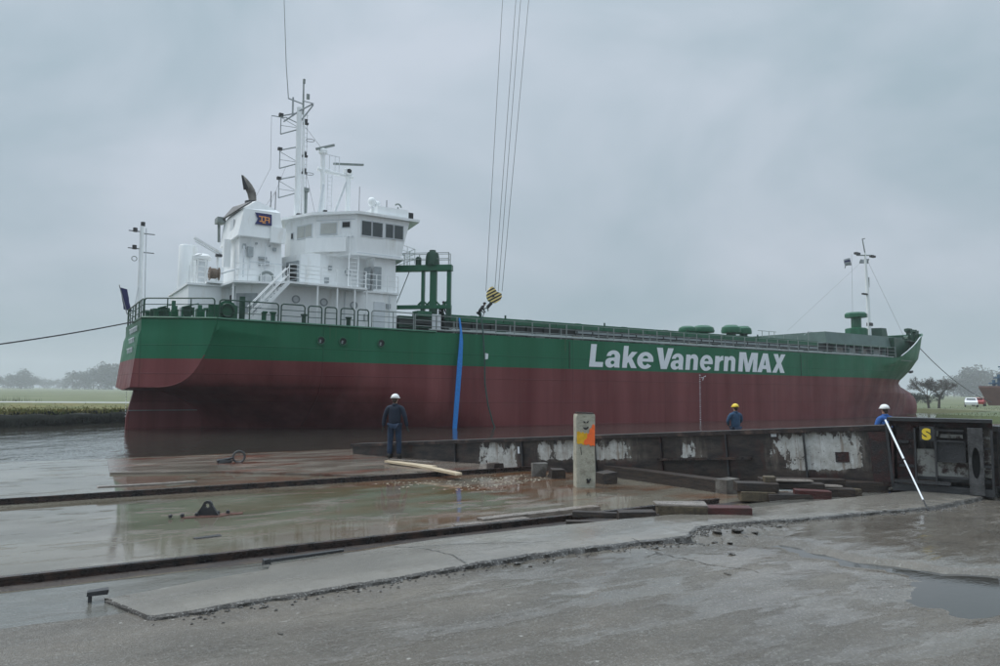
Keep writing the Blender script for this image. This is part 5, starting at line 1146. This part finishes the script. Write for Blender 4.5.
MB().lathe(P(11.1, 0, 18.3), [(.18, 0), (.3, .1), (.3, .3), (.18, .4)], 12).build('scanner_base', 'white', rm); MB().lathe(P(12.9, 0, 17.15), [(.18, 0), (.3, .1), (.3, .4), (.18, .5)], 12).build('scanner_base', 'white', rm)
MB().box(P(11.25, 0, 18.85), (1.5, .14, .16), ry=-.42, rz=.2).build('radar_scanner', 'rail_grey', rm); MB().box(P(12.95, 0, 17.95), (2.2, .14, .13), ry=-.14).build('radar_scanner', 'rail_grey', rm)
MB().lathe(P(12.9, .32, 17.4), [(.0, 0), (.16, 0), (.16, .05), (0, .05)], 10, axis='Y').build('lamp', 'dark_hole', rm)

# hatch gantry crane
GA = math.atan2(-.66, .75)
def GP(t_, z, off=0.): return P(17.9-.75*t_+.66*off, 5.7-.66*t_-.75*off, z)
MB().box(GP(2.1, 10.36), (4.6, .55, .38), rz=GA).build('gantry_beam', 'green', ship)
MB().box(GP(2.1, 7.78), (4.5, .40, .24), rz=GA).build('gantry_lower_beam', 'green', ship)
for t_, w_ in ((0, .26), (1.05, .44), (1.75, .20)):
    lg = MB().box(GP(t_, 9.0), (w_, .30, 2.3), rz=GA).build('gantry_leg', 'green', ship); MB().box(GP(t_, 7.25), (w_+.05, .34, .82), rz=GA).build('leg_foot', 'green_dark', lg)
    for s_ in (-1, 1):
        if (t_, s_) != (0, 1): MB().box(GP(t_-s_*(w_/2+.10), 8.02), (.32, .26, .10), rz=GA, ry=s_*.78).build('gusset', 'green', lg)
mh = MB().lathe(GP(1.15, 10.55), [(.48, 0), (.44, .6), (.36, .85), (.22, .9), (.22, 1.0), (0, 1.05)], 12).build('hoist_motor', 'green_dark', ship, ang=40)
MB().lathe(GP(2.1, 10.55), [(.20, 0), (.20, .5), (.1, .6)], 10).build('hoist_motor', 'green_dark', ship)
MB().tube(GP(3.6, 7.9), GP(2.7, 10.2), .03).build('gantry_stay', 'rail_grey', ship)
MB().ring(GP(.55, 7.45, .1), .16, .045, 8, 4, axis='Y', a0=-2.6, a1=.8).build('hook', 'green_dark', ship)
railing([GP(4.2, 10.55, .25), GP(0, 10.55, .25)], .8, 1.1, 2, 'rail_grey', .022, .03)
railing([GP(4.2, 10.55, -.25), GP(0, 10.55, -.25)], .8, 1.5, 2, 'rail_grey', .022, .03)

# ================================================================== THINGS ON AND BY THE SHIP
def SW(u, v, z): p = XY(u, v); return Vector((p.x, p.y, z))
# flags
def flag(name, label, p, w_, h, mt, ang, mt2=None, group=None, droop=.3):
    mb = MB(); nx_, ny_ = 7, 5
    for j in range(ny_):
        for i in range(nx_):
            s_ = i/(nx_-1); mb.v.append((w_*s_, .12*w_*math.sin(s_*7+j*.4), -h*j/(ny_-1)-droop*w_*s_*s_))
    for j in range(ny_-1):
        for i in range(nx_-1): mb.f.append((j*nx_+i, j*nx_+i+1, (j+1)*nx_+i+1, (j+1)*nx_+i)); mb.m.append(1 if mt2 and j in (1,) else 0)
    o = mb.build(name, [mt, mt2] if mt2 else mt, None, p, ang, smooth=True); so_ = o.modifiers.new('s', 'SOLIDIFY'); so_.thickness = .01
    return tag(o, label, 'flag', group)
flag('flag', 'small dark striped flag flying left of the foremast top', SW(69.2, 2.6, 17.0), -1.5, .8, 'louvre_grey', TH+.1, 'navy', droop=-.35)
flag('flag', 'pale thin flag flying right of the foremast top', SW(71.4, 2.6, 17.2), 1.8, .5, 'louvre_grey', TH, None, droop=-.1)
fs_ = thing('stern_flag', 'dark blue flag hanging limp from a slanting staff at the stern', 'flag', SW(-.0, -3.4, 6.9))
MB().tube((0, 0, 0), (-.75, .3, 1.9), .03).build('staff', 'wire', fs_)
mb = MB()
for j in range(6):
    for i in range(5): mb.v.append((-.72+.12*i+.02*math.sin(j*2+i)+j*.07, .3+.05*math.sin(i*2.1+j), 1.75-j*.28-.03*i))
mb.f = [(j*5+i, j*5+i+1, (j+1)*5+i+1, (j+1)*5+i) for j in range(5) for i in range(4)]; mb.m = [0]*20
mb.build('cloth', 'navy', fs_, smooth=True)

# crane hook block on four falls
hk = thing('crane_hook_block', 'yellow and black striped crane hook block hanging tilted on four wires above the rail', 'crane hook', SW(22.3, 4.2, 9.0))
ax = Vector((-.5, 0, -.85)).normalized()
R = Matrix.Rotation(-.66, 4, 'Y')
ol = [(-.58, .42), (-.50, .52), (-.2, .50), (-.02, .40), (.12, .44), (.36, .52), (.55, .34), (.60, .05), (.48, -.30), (.18, -.52), (-.12, -.52), (-.40, -.34), (-.58, -.02)]
ol = [(x, z) for x, z in ol]
# striped side plates cut into real diagonal bands
R3 = Matrix.Rotation(.62, 3, 'Y')
bm = bmesh.new(); f0 = [bm.verts.new(R3 @ Vector((x, -.18, z))) for x, z in ol]; fa = bm.faces.new(f0)
r_ = bmesh.ops.extrude_face_region(bm, geom=[fa]); bmesh.ops.translate(bm, verts=[g for g in r_['geom'] if isinstance(g, bmesh.types.BMVert)], vec=(0, .36, 0))
nrm = Vector((.55, 0, -1)).normalized()
for k in range(-6, 7): bmesh.ops.bisect_plane(bm, geom=bm.verts[:]+bm.edges[:]+bm.faces[:], plane_co=nrm*k*.115, plane_no=nrm)
bmesh.ops.recalc_face_normals(bm, faces=bm.faces)
for q in bm.faces: q.material_index = int(math.floor(q.calc_center_median().dot(nrm)/.115)) % 2
me = bpy.data.meshes.new('housing'); bm.to_mesh(me); bm.free(); me.materials.append(M['stripe_yellow']); me.materials.append(M['black']); ho = link('housing', me, hk); ho.rotation_euler[2] = .25; ho.scale = (.92, 1, .92)
MB().lathe((0, 0, 0), [(.1, -.26), (.1, .26)], 10, axis='Y').build('sheave_pin', 'steel_dark', hk)
MB().tube((-.12, 0, -.48), (-.42, 0, -.82), .13).build('swivel', 'black', hk)
MB().ring((-.50, 0, -1.0), .15, .05, 12, 5, a0=-.6, a1=4.2).build('hook', 'rail_grey', hk)
MB().tube((-.6, 0, -1.1), (-.85, -.2, -1.9), .03).build('chain', 'steel_dark', hk)
for x0, x1 in ((-.52, .52), (.10, 1.5), (.35, 1.85), (.62, 2.45)):
    d = Vector((x1-x0, 0, 22.0)); MB().tube((x0, 0, .35), Vector((x0, 0, .35))+d*1.5, .020, n=5).build('wire', 'wire', hk)

# blue sling and hoses over the side
def ribbon(pts, wd, th, name, mt, label, cat):
    mb = MB(); n = len(pts)
    for i, p in enumerate(pts):
        p = Vector(p); w_ = wd[i] if isinstance(wd, list) else wd
        t_ = U*w_/2; mb.v += [p-t_-V*th, p+t_-V*th, p+t_+V*th, p-t_+V*th]
    for i in range(n-1):
        for j in range(4): mb.f.append((i*4+j, i*4+(j+1) % 4, i*4+4+(j+1) % 4, i*4+4+j)); mb.m.append(0)
    mb.f += [(0, 1, 2, 3), (n*4-4, n*4-3, n*4-2, n*4-1)]; mb.m += [0, 0]
    return tag(mb.build(name, mt), label, cat)
ribbon([SW(18.25, 6.5, 7.0), SW(18.24, 6.75, 6.1), SW(18.20, 6.85, 5.4), SW(18.05, 6.95, 3.9), SW(17.82, 7.05, 1.6), SW(17.62, 7.1, -.6)], [.10, .14, .26, .34, .33, .30], .03, 'lifting_sling', 'blue_sling', 'broad bright blue webbing sling hanging down the ship side', 'sling')
MB_ = MB().path([SW(19.9, 6.45, 7.5), SW(19.9, 6.75, 6.2), SW(20.02, 6.8, 4.4), SW(20.06, 6.8, 2.8), SW(20.25, 6.9, 1.4), SW(20.55, 7, .3), SW(20.9, 7.1, -.6)], .05, 6)
tag(MB_.build('hose', 'hose'), 'dark hose hanging over the ship side right of the blue sling', 'hose')
o = MB().box((0, 0, 0), (.22, .1, .38), jit=.03).build('hose_coupling', 'letter_white', None, SW(20.05, 6.95, 4.55), TH); tag(o, 'small white coupling on the dark hose hanging over the ship side', 'coupling')

# mooring ropes
def rope(a, b_, sag, r, label):
    a = Vector(a); b_ = Vector(b_); pts = [a+(b_-a)*t_+Vector((0, 0, -sag*4*t_*(1-t_))) for t_ in [i/24 for i in range(25)]]
    return tag(MB().path(pts, r, 6).build('mooring_rope', 'rope', smooth=True), label, 'rope')
rope(SW(-.15, 1.6, 6.05), (-27.5, 28, 3.05), .25, .035, 'dark mooring rope running from the stern out of the picture on the left')
rope(SW(87.1, .1, 8.6), (76, 112, 1.2), 1.0, .05, 'dark mooring rope running from the bow down to the right')

# ================================================================== PEOPLE
def skinmesh(name, verts, edges, radii, mt, parent, sub=2):
    me = bpy.data.meshes.new(name); me.from_pydata(verts, edges, []); o = bpy.data.objects.new(name, me); col.objects.link(o)
    sk = o.modifiers.new('s', 'SKIN'); sk.use_smooth_shade = True
    for v, r in zip(me.skin_vertices[0].data, radii): v.radius = r if isinstance(r, tuple) else (r, r)
    me.skin_vertices[0].data[0].use_root = True
    ss = o.modifiers.new('d', 'SUBSURF'); ss.levels = sub; ss.render_levels = sub
    dg = bpy.context.evaluated_depsgraph_get(); dg.update(); m2 = bpy.data.meshes.new_from_object(o.evaluated_get(dg)); bpy.data.objects.remove(o)
    m2.materials.clear(); m2.materials.append(M[mt]); m2.polygons.foreach_set('use_smooth', [True]*len(m2.polygons)); return link(name, m2, parent)
def person(loc, rz, label, jacket='navy_cloth', trousers='jeans', helmet='helmet_white', lean=0., arms=((-.30, .02, .98), (.30, -.02, .98)), fore=((-.34, .06, .80), (.33, .10, .80)), scale=1., collar=None, vest=None, crouch=0.):
    t_ = thing('person', label, 'person', loc, rz); t_.scale = (scale,)*3      # faces +Y
    H = -crouch
    L = lambda z: lean*max(0, z-.95)
    lf = [(-.13, -.02, .0), (.13, .02, .0)]
    tv = [(0, 0, .97+H), (-.10, 0, .90+H), (-.125, .02+crouch*.5, .50+H*.5), (-.13, -.01, .10), (.10, 0, .90+H), (.12, .03+crouch*.5, .50+H*.5), (.14, 0, .10)]
    skinmesh('trousers', tv, [(0, 1), (1, 2), (2, 3), (0, 4), (4, 5), (5, 6)], [(.15, .12), .115, .085, .075, .115, .085, .075], trousers, t_)
    jv = [(0, L(.98), (.88 if not crouch else .98)+H), (0, L(1.15), 1.15+H), (0, L(1.33), 1.33+H), (0, L(1.44), 1.44+H), (0, L(1.50), 1.50+H)]
    je = [(0, 1), (1, 2), (2, 3), (3, 4)]; jr = [(.205, .14), (.185, .13), (.21, .135), (.14, .09), (.075, .07)]
    for s_, (el, wr) in enumerate(zip(arms, fore)):
        sg = -1 if s_ == 0 else 1; i0 = len(jv)
        sh = (sg*.20, L(1.40), 1.40+H); e_ = (el[0], el[1]+L(1.1), el[2]+.17+H); mid = tuple((a+b_)/2 for a, b_ in zip(sh, e_)); w_ = (wr[0], wr[1]+L(.9), wr[2]+.08+H)
        jv += [sh, mid, e_, w_]; je += [(3, i0), (i0, i0+1), (i0+1, i0+2), (i0+2, i0+3)]; jr += [.085, .075, .062, .055]
        # hand: palm and five fingers
        d = (Vector(w_)-Vector(e_)).normalized(); side = Vector((0, 1, 0)).cross(d).normalized(); fwd = side.cross(d)
        W0 = Vector(w_); hv = [W0-d*.02, W0+d*.05, W0+d*.09]; he = [(0, 1), (1, 2)]; hr = [(.026, .03), (.022, .042), (.018, .04)]
        for k, (off, ln) in enumerate(((-.030, .070), (-.010, .080), (.010, .075), (.030, .058))):
            b0 = len(hv); q0 = W0+d*.095+fwd*off; q1 = q0+d*ln*.5+side*sg*-.01; q2 = q1+d*ln*.4+side*sg*-.022
            hv += [q0, q1, q2]; he += [(2, b0), (b0, b0+1), (b0+1, b0+2)]; hr += [.011, .0095, .008]
        b0 = len(hv); q0 = W0+d*.04+fwd*-.045; q1 = q0+d*.03+fwd*-.018+side*sg*-.012; hv += [q0, q1, q1+d*.028]; he += [(1, b0), (b0, b0+1), (b0+1, b0+2)]; hr += [.013, .011, .009]
        skinmesh('hand', [tuple(v) for v in hv], he, hr, 'boots', t_, 1)
    jk = skinmesh('jacket', jv, je, jr, jacket, t_)
    mb = MB(); mb.lathe((0, L(1.5), 1.44+H), [(.095, 0), (.09, .07), (.075, .09)], 12); mb.build('collar', collar or jacket, jk, smooth=True)
    if vest: MB().lathe((0, L(1.2), 1.0+H), [(.215, 0), (.20, .15), (.225, .33), (.2, .38)], 14).build('vest', vest, jk, smooth=True)
    hl = L(1.62)
    # head with brow, nose, chin, ears
    hvv = [(0, hl, 1.50+H), (0, hl, 1.56+H), (0, hl+.005, 1.63+H), (0, hl-.005, 1.70+H), (0, hl, 1.745+H), (0, hl+.055, 1.575+H), (0, hl+.095, 1.625+H)]
    skinmesh('body', hvv, [(0, 1), (1, 2), (2, 3), (3, 4), (1, 5), (2, 6)], [(.058, .06), (.062, .066), (.075, .088), (.076, .09), (.05, .06), (.032, .026), (.013, .012)], 'skin', t_)
    for sg in (-1, 1): MB().ell((sg*.078, hl-.005, 1.635+H), (.012, .022, .034), 8, 5).build('ear', 'skin', t_, smooth=True); MB().ell((sg*.03, hl+.078, 1.655+H), (.012, .008, .008), 6, 4).build('eye', 'hair', t_, smooth=True)
    MB().box((0, hl+.085, 1.59+H), (.05, .012, .008)).build('mouth', 'boots', t_)
    MB().ell((0, hl-.022, 1.66+H), (.083, .088, .085), 12, 7).ell((0, hl-.055, 1.60+H), (.062, .045, .06), 10, 6).build('hair', 'hair', t_, smooth=True)
    he_ = MB().ell((0, hl, 1.69+H), (.118, .142, .115), 16, 8, z0=0.).build('helmet', helmet, t_, smooth=True)
    MB().lathe((0, hl+.012, 1.682+H), [(.118, 0), (.143, -.004), (.145, .008), (.118, .014)], 18).build('brim', helmet, he_); MB().lathe((0, hl, 1.655+H), [(.098, 0), (.112, .025)], 14).build('band', 'black', he_)
    for sg, fy in ((-1, -.01), (1, .0)):
        skinmesh('boot', [(sg*.135, fy-.06, .05), (sg*.135, fy, .05), (sg*.145, fy+.10, .04), (sg*.15, fy+.17, .035), (sg*.135, fy-.01, .16)], [(0, 1), (1, 2), (2, 3), (1, 4)], [(.045, .045), .052, (.05, .038), (.04, .03), .065], 'boots', t_, 1)
    return t_
pm_ = SW(3.97, 27.80, .345)
person(pm_, -.12, 'man in dark navy jacket, jeans and white helmet standing on the platform, back turned', scale=1.03)
p_ = Vector((8.45, 26.0, .12)); person(p_, .3, 'worker in blue jacket and yellow helmet seen above the middle of the way', 'blue_cloth', 'jeans', 'yellow', scale=1.0, arms=((-.29, .05, 1.0), (.29, .05, 1.0)), fore=((-.12, .26, .98), (.12, .26, .98)))
p_ = Vector((10.35, 19.4, .30)); person(p_, .2, 'worker in bright blue jacket and white helmet behind the top of the white pole', 'bright_blue_cloth', 'dark_cloth', 'helmet_white', scale=.96, lean=.12, arms=((-.30, .05, 1.0), (.30, .05, 1.0)), fore=((-.20, .28, .98), (.20, .28, .98)))
person(SW(17.9, 4.7, 7.0), -.7, 'dark clad worker standing low beside the right leg of the green gantry', 'dark_cloth', 'dark_cloth', 'black', scale=.85, lean=.35, crouch=.28)
person(SW(20.8, 4.7, 7.2), -1.2, 'dark clad worker bending towards the crane hook at the rail', 'dark_cloth', 'dark_cloth', 'black', scale=.85, lean=.75, crouch=.35, arms=((-.30, .15, 1.0), (.30, .15, 1.0)), fore=((-.22, .42, .95), (.22, .42, .95)))

# ================================================================== TREES AND FAR THINGS
def grow(mb, p, d, L_, r, depth, spread, tw, up_=.12, minr=.006):
    q = p+d*L_; mb.tube(p, q, r, r*.72, 5 if depth > 2 else 3, cap=False)
    if depth == 0: return
    k = 3 if depth > 1 else 4
    for i in range(k):
        a = Vector((rnd.gauss(0, 1), rnd.gauss(0, 1), rnd.gauss(0, .6))).normalized()
        nd = (d+a*spread+Vector((0, 0, up_))).normalized(); s0_ = rnd.uniform(.55, 1.0) if i else 1.
        grow(mb, p+d*L_*s0_, nd, L_*rnd.uniform(.62, .85), max(minr, r*.62), depth-1, spread, tw, up_, minr)
def bare_tree(name, label, loc, h, stems, group=None, depth=6, spread=.62):
    t_ = thing(name, label, 'tree', loc, 0, group)
    tr = MB(); cr_ = MB()
    for (dx, lean) in stems:
        b0 = Vector((dx, 0, -.1)); d0 = Vector((lean, 0, 1)).normalized(); tp_ = b0+d0*h*.36
        tr.tube(b0, tp_, h*.034, h*.024, 8)
        for i in range(4):
            a = 2*PI*i/4+rnd.random(); grow(cr_, tp_-d0*h*.05*i*.6, (d0*.8+Vector((math.cos(a), math.sin(a), .1))*.75).normalized(), h*.19, h*.012, depth-1, spread, 0, .05, h*.0013)
    tr.build('trunk', 'bark', t_); cr_.build('crown', 'twig', t_); return t_
bare_tree('bare_tree', 'bare twin trunk tree with a broad crown just beyond the bow', (60.2, 100.0, .35), 5.2, [(-1.0, -.10), (.35, .08)], depth=7)
# far woods: crowns of crossed twig clumps, three shared meshes
def crown_mesh(seed, dens=1500, bushy=False):
    r_ = random.Random(seed); mb = MB(); lobes = [(r_.uniform(-.28, .28), r_.uniform(-.28, .28), r_.uniform(.12, .8), r_.uniform(.16, .30)) for _ in range(12)]
    for i in range(dens):
        l_ = lobes[i % 12]; a = Vector((r_.gauss(0, 1), r_.gauss(0, 1), r_.gauss(0, 1))).normalized()*l_[3]*r_.random()**.4
        c = Vector(l_[:3])+a; s_ = r_.uniform(.012, .035); n = Vector((r_.gauss(0, 1), r_.gauss(0, 1), r_.gauss(0, 1))).normalized(); t1 = n.orthogonal()*s_; t2 = n.cross(t1)
        mb.add([c-t1-t2*.4, c+t1, c+t2], [(0, 1, 2)])
    me = mb.build('crown', 'twig_far'); m_ = me.data; bpy.data.objects.remove(me); return m_
crowns = [crown_mesh(s_) for s_ in (1, 2, 3, 4)]
tmb = MB().tube((0, 0, 0), (.02, 0, .55), .018, .012, 6); to = tmb.build('trunk', 'bark'); trunk_me = to.data; bpy.data.objects.remove(to)
def far_tree(x, y, h, label, group, wide=1.):
    t_ = thing('field_tree', label, 'tree', (x, y, .4), rnd.uniform(0, 6), group); t_.scale = (h*wide, h*wide, h)
    link('trunk', trunk_me, t_); link('crown', crowns[rnd.randrange(4)], t_)
for px_, hh, D in [(-6, 12, 430), (2, 9, 430), (9, 8, 440), (16, 9, 420), (24, 7, 450), (30, 10, 400), (36, 13, 400), (42, 12, 410), (48, 9, 420), (55, 8, 520), (61, 9, 520), (68, 8.5, 520), (75, 8, 500), (82, 9, 480), (87, 12, 400), (94, 12, 390), (100, 11, 390), (107, 13, 380), (113, 14, 380), (119, 16, 370), (125, 17, 370), (131, 16, 380)]:
    D *= 2.3; far_tree((px_-500)/722*D*1.03, D, hh*2.0, 'hazy bare tree in the distant row beyond the green field on the left', 'trees of the far row beyond the field', 1.15)
for px_, hh, D in [(907, 2.6, 150), (913, 2.2, 160), (919, 1.8, 150), (929, 3.0, 190), (901, 2.4, 150)]:
    far_tree((px_-500)/722*D*1.02, D, hh, 'dense bare bush standing behind the twin trunk tree by the bow', 'bushes behind the twin trunk tree', 1.3)
for px_, hh, D in [(944, 9, 190), (951, 10, 200), (958, 12, 210), (966, 14, 215), (974, 12, 210), (982, 10, 205), (938, 8, 200), (990, 9, 190), (998, 10, 190), (1006, 12, 190)]:
    D *= 3.2; far_tree((px_-500)/722*D*1.02, D, hh*2.2, 'hazy grey tree in the wood at the far right beyond the bow', 'trees of the hazy wood on the right', 1.2)
# reeds at the far left
mb = MB()
for i in range(260):
    x = rnd.uniform(-75, -60)-abs(rnd.gauss(0, 4)); y = rnd.gauss(96, 1.5); h = rnd.uniform(.3, .9); mb.add([(x, y, .4), (x+.05, y, .4), (x+rnd.uniform(-.2, .2), y, .4+h)], [(0, 1, 2)])
tag(mb.build('reeds', 'bush'), 'low brown reeds at the left edge beside the path across the canal', 'reeds', kind='stuff')
# rough grass on the near edge of the right bank
mb = MB()
for i in range(5000):
    p = XY(rnd.uniform(60, 125), rnd.gauss(9, 9)); h = rnd.uniform(.06, .22); a = rnd.uniform(0, 6)
    r_uv = p-Vector((OX, OY, 0)); uu, vv = r_uv.dot(U), r_uv.dot(V)
    if vv < 12 and uu < 95.5 or vv > 23: continue
    mb.add([(p.x-.03*math.cos(a), p.y-.03*math.sin(a), .41), (p.x+.03*math.cos(a), p.y+.03*math.sin(a), .41), (p.x+rnd.uniform(-.08, .08), p.y, .41+h)], [(0, 1, 2)])
tag(mb.build('bank_grass', 'grass'), 'short grass tufts on the bank beyond the launching ways at the right', 'grass', kind='stuff')
# cars
def car(x, y, rz, mt, label):
    t_ = thing('parked_car', label, 'car', (x, y, .42), rz)
    bm = MB(); prof = [(-2.1, .35), (-2.15, .75), (-1.9, .92), (-1.2, .95), (-.75, 1.38), (.6, 1.42), (1.35, .98), (2.0, .88), (2.15, .6), (2.1, .35)]
    n = len(prof); bm.add([(a, -.85*(1 if z < 1 else .82), z) for a, z in prof]+[(a, .85*(1 if z < 1 else .82), z) for a, z in prof], [tuple(range(n)), tuple(range(n, 2*n))[::-1]]+[(i, (i+1) % n, n+(i+1) % n, n+i) for i in range(n)]); bm.build('body', mt, t_, ang=40)
    for s_ in (-1, 1):
        MB().box((-.1, s_*.775, 1.17), (1.5, .03, .30)).build('side_window', 'glass', t_)
        for x_ in (-1.3, 1.3): MB().lathe((x_, s_*.80, .32), [(.0, -.1), (.32, -.1), (.32, .1), (0, .1)], 14, axis='Y').build('wheel', 'black', t_)
    MB().box((-1.02, 0, 1.16), (.06, 1.2, .36), ry=-.7).build('rear_window', 'glass', t_); MB().box((1.0, 0, 1.20), (.06, 1.2, .40), ry=.9).build('windscreen', 'glass', t_)
car(73.5, 113.0, 1.0, 'car_white', 'white car parked in the haze on the far bank at the right'); car(81.2, 122.8, .9, 'car_red', 'dull red car parked right of the white car')
# moored vessel bow and blue structure at the right edge
t_ = thing('moored_vessel', 'hazy dull red ship bow with a blue deck frame at the right edge', 'vessel', (91.5, 131, .0), .1)
mb = MB(); ol = [(-3.2, 0), (0, -3), (14, -3.4), (14, 3.4), (0, 3)]; tp_ = [(-5.2, 0), (-1, -3.2), (14, -3.5), (14, 3.5), (-1, 3.2)]
mb.prism(ol, 0, 3.6, top=tp_); mb.build('hull', 'red_dull', t_); MB().prism([(x*1.0, y*1.01) for x, y in tp_], 3.6, 3.9).build('gunwale', 'red_dull', t_)
mb = MB()
for x, z in ((-2.2, 5), (-1.2, 6), (-.2, 8.0), (1.2, 7.0), (3, 6)): mb.box((x, 0, (z+3.5)/2), (.3, .4, z-3.5)).box((x, 0, z-.6), (1.2, 1, .25)).tube((x, 0, 4), (x+1.4, 0, z), .12)
mb.box((3, 0, 4.6), (5.5, 4, 1.8)); mb.build('deck_frame', 'blue_dull', t_)

ORD = 'first second third fourth fifth sixth seventh eighth ninth tenth eleventh twelfth thirteenth fourteenth fifteenth sixteenth seventeenth eighteenth nineteenth twentieth twenty-first twenty-second'.split()
def ordinal(group, text):
    os_ = [o for o in col.objects if o.get('group') == group]; ci = cam.matrix_world.inverted()
    def sx_(o): p = ci @ o.location; return p.x/-p.z
    for o, w_ in zip(sorted(os_, key=sx_), ORD): o['label'] = text % w_
ordinal('trees of the far row beyond the field', '%s tree from the left in the hazy row beyond the green field')
ordinal('trees of the hazy wood on the right', '%s tree from the left in the hazy wood beyond the bow')
ordinal('bushes behind the twin trunk tree', '%s bush from the left behind the bare twin trunk tree')
ordinal('concrete lumps along the broken slab edge', '%s loose concrete lump from the left along the broken slab edge')
# ================================================================== HAZE
hz = MB().box((0, 700, 22.25), (5600, 2200, 47.5)).build('haze', [], None) if False else None
me = bpy.data.meshes.new('haze'); mbz = MB().box((0, 540, 21.5), (2400, 1220, 47)); me.from_pydata(mbz.v, [], mbz.f)
m = bpy.data.materials.new('haze'); m.use_nodes = True; t = m.node_tree; t.nodes.clear(); o_ = t.nodes.new('ShaderNodeOutputMaterial'); pv = t.nodes.new('ShaderNodeVolumePrincipled')
pv.inputs['Color'].default_value = (.93, .96, 1, 1); pv.inputs['Density'].default_value = .0005; pv.inputs['Anisotropy'].default_value = 0
t.links.new(pv.outputs[0], o_.inputs['Volume']); me.materials.append(m); tag(link('haze', me), kind='stuff')
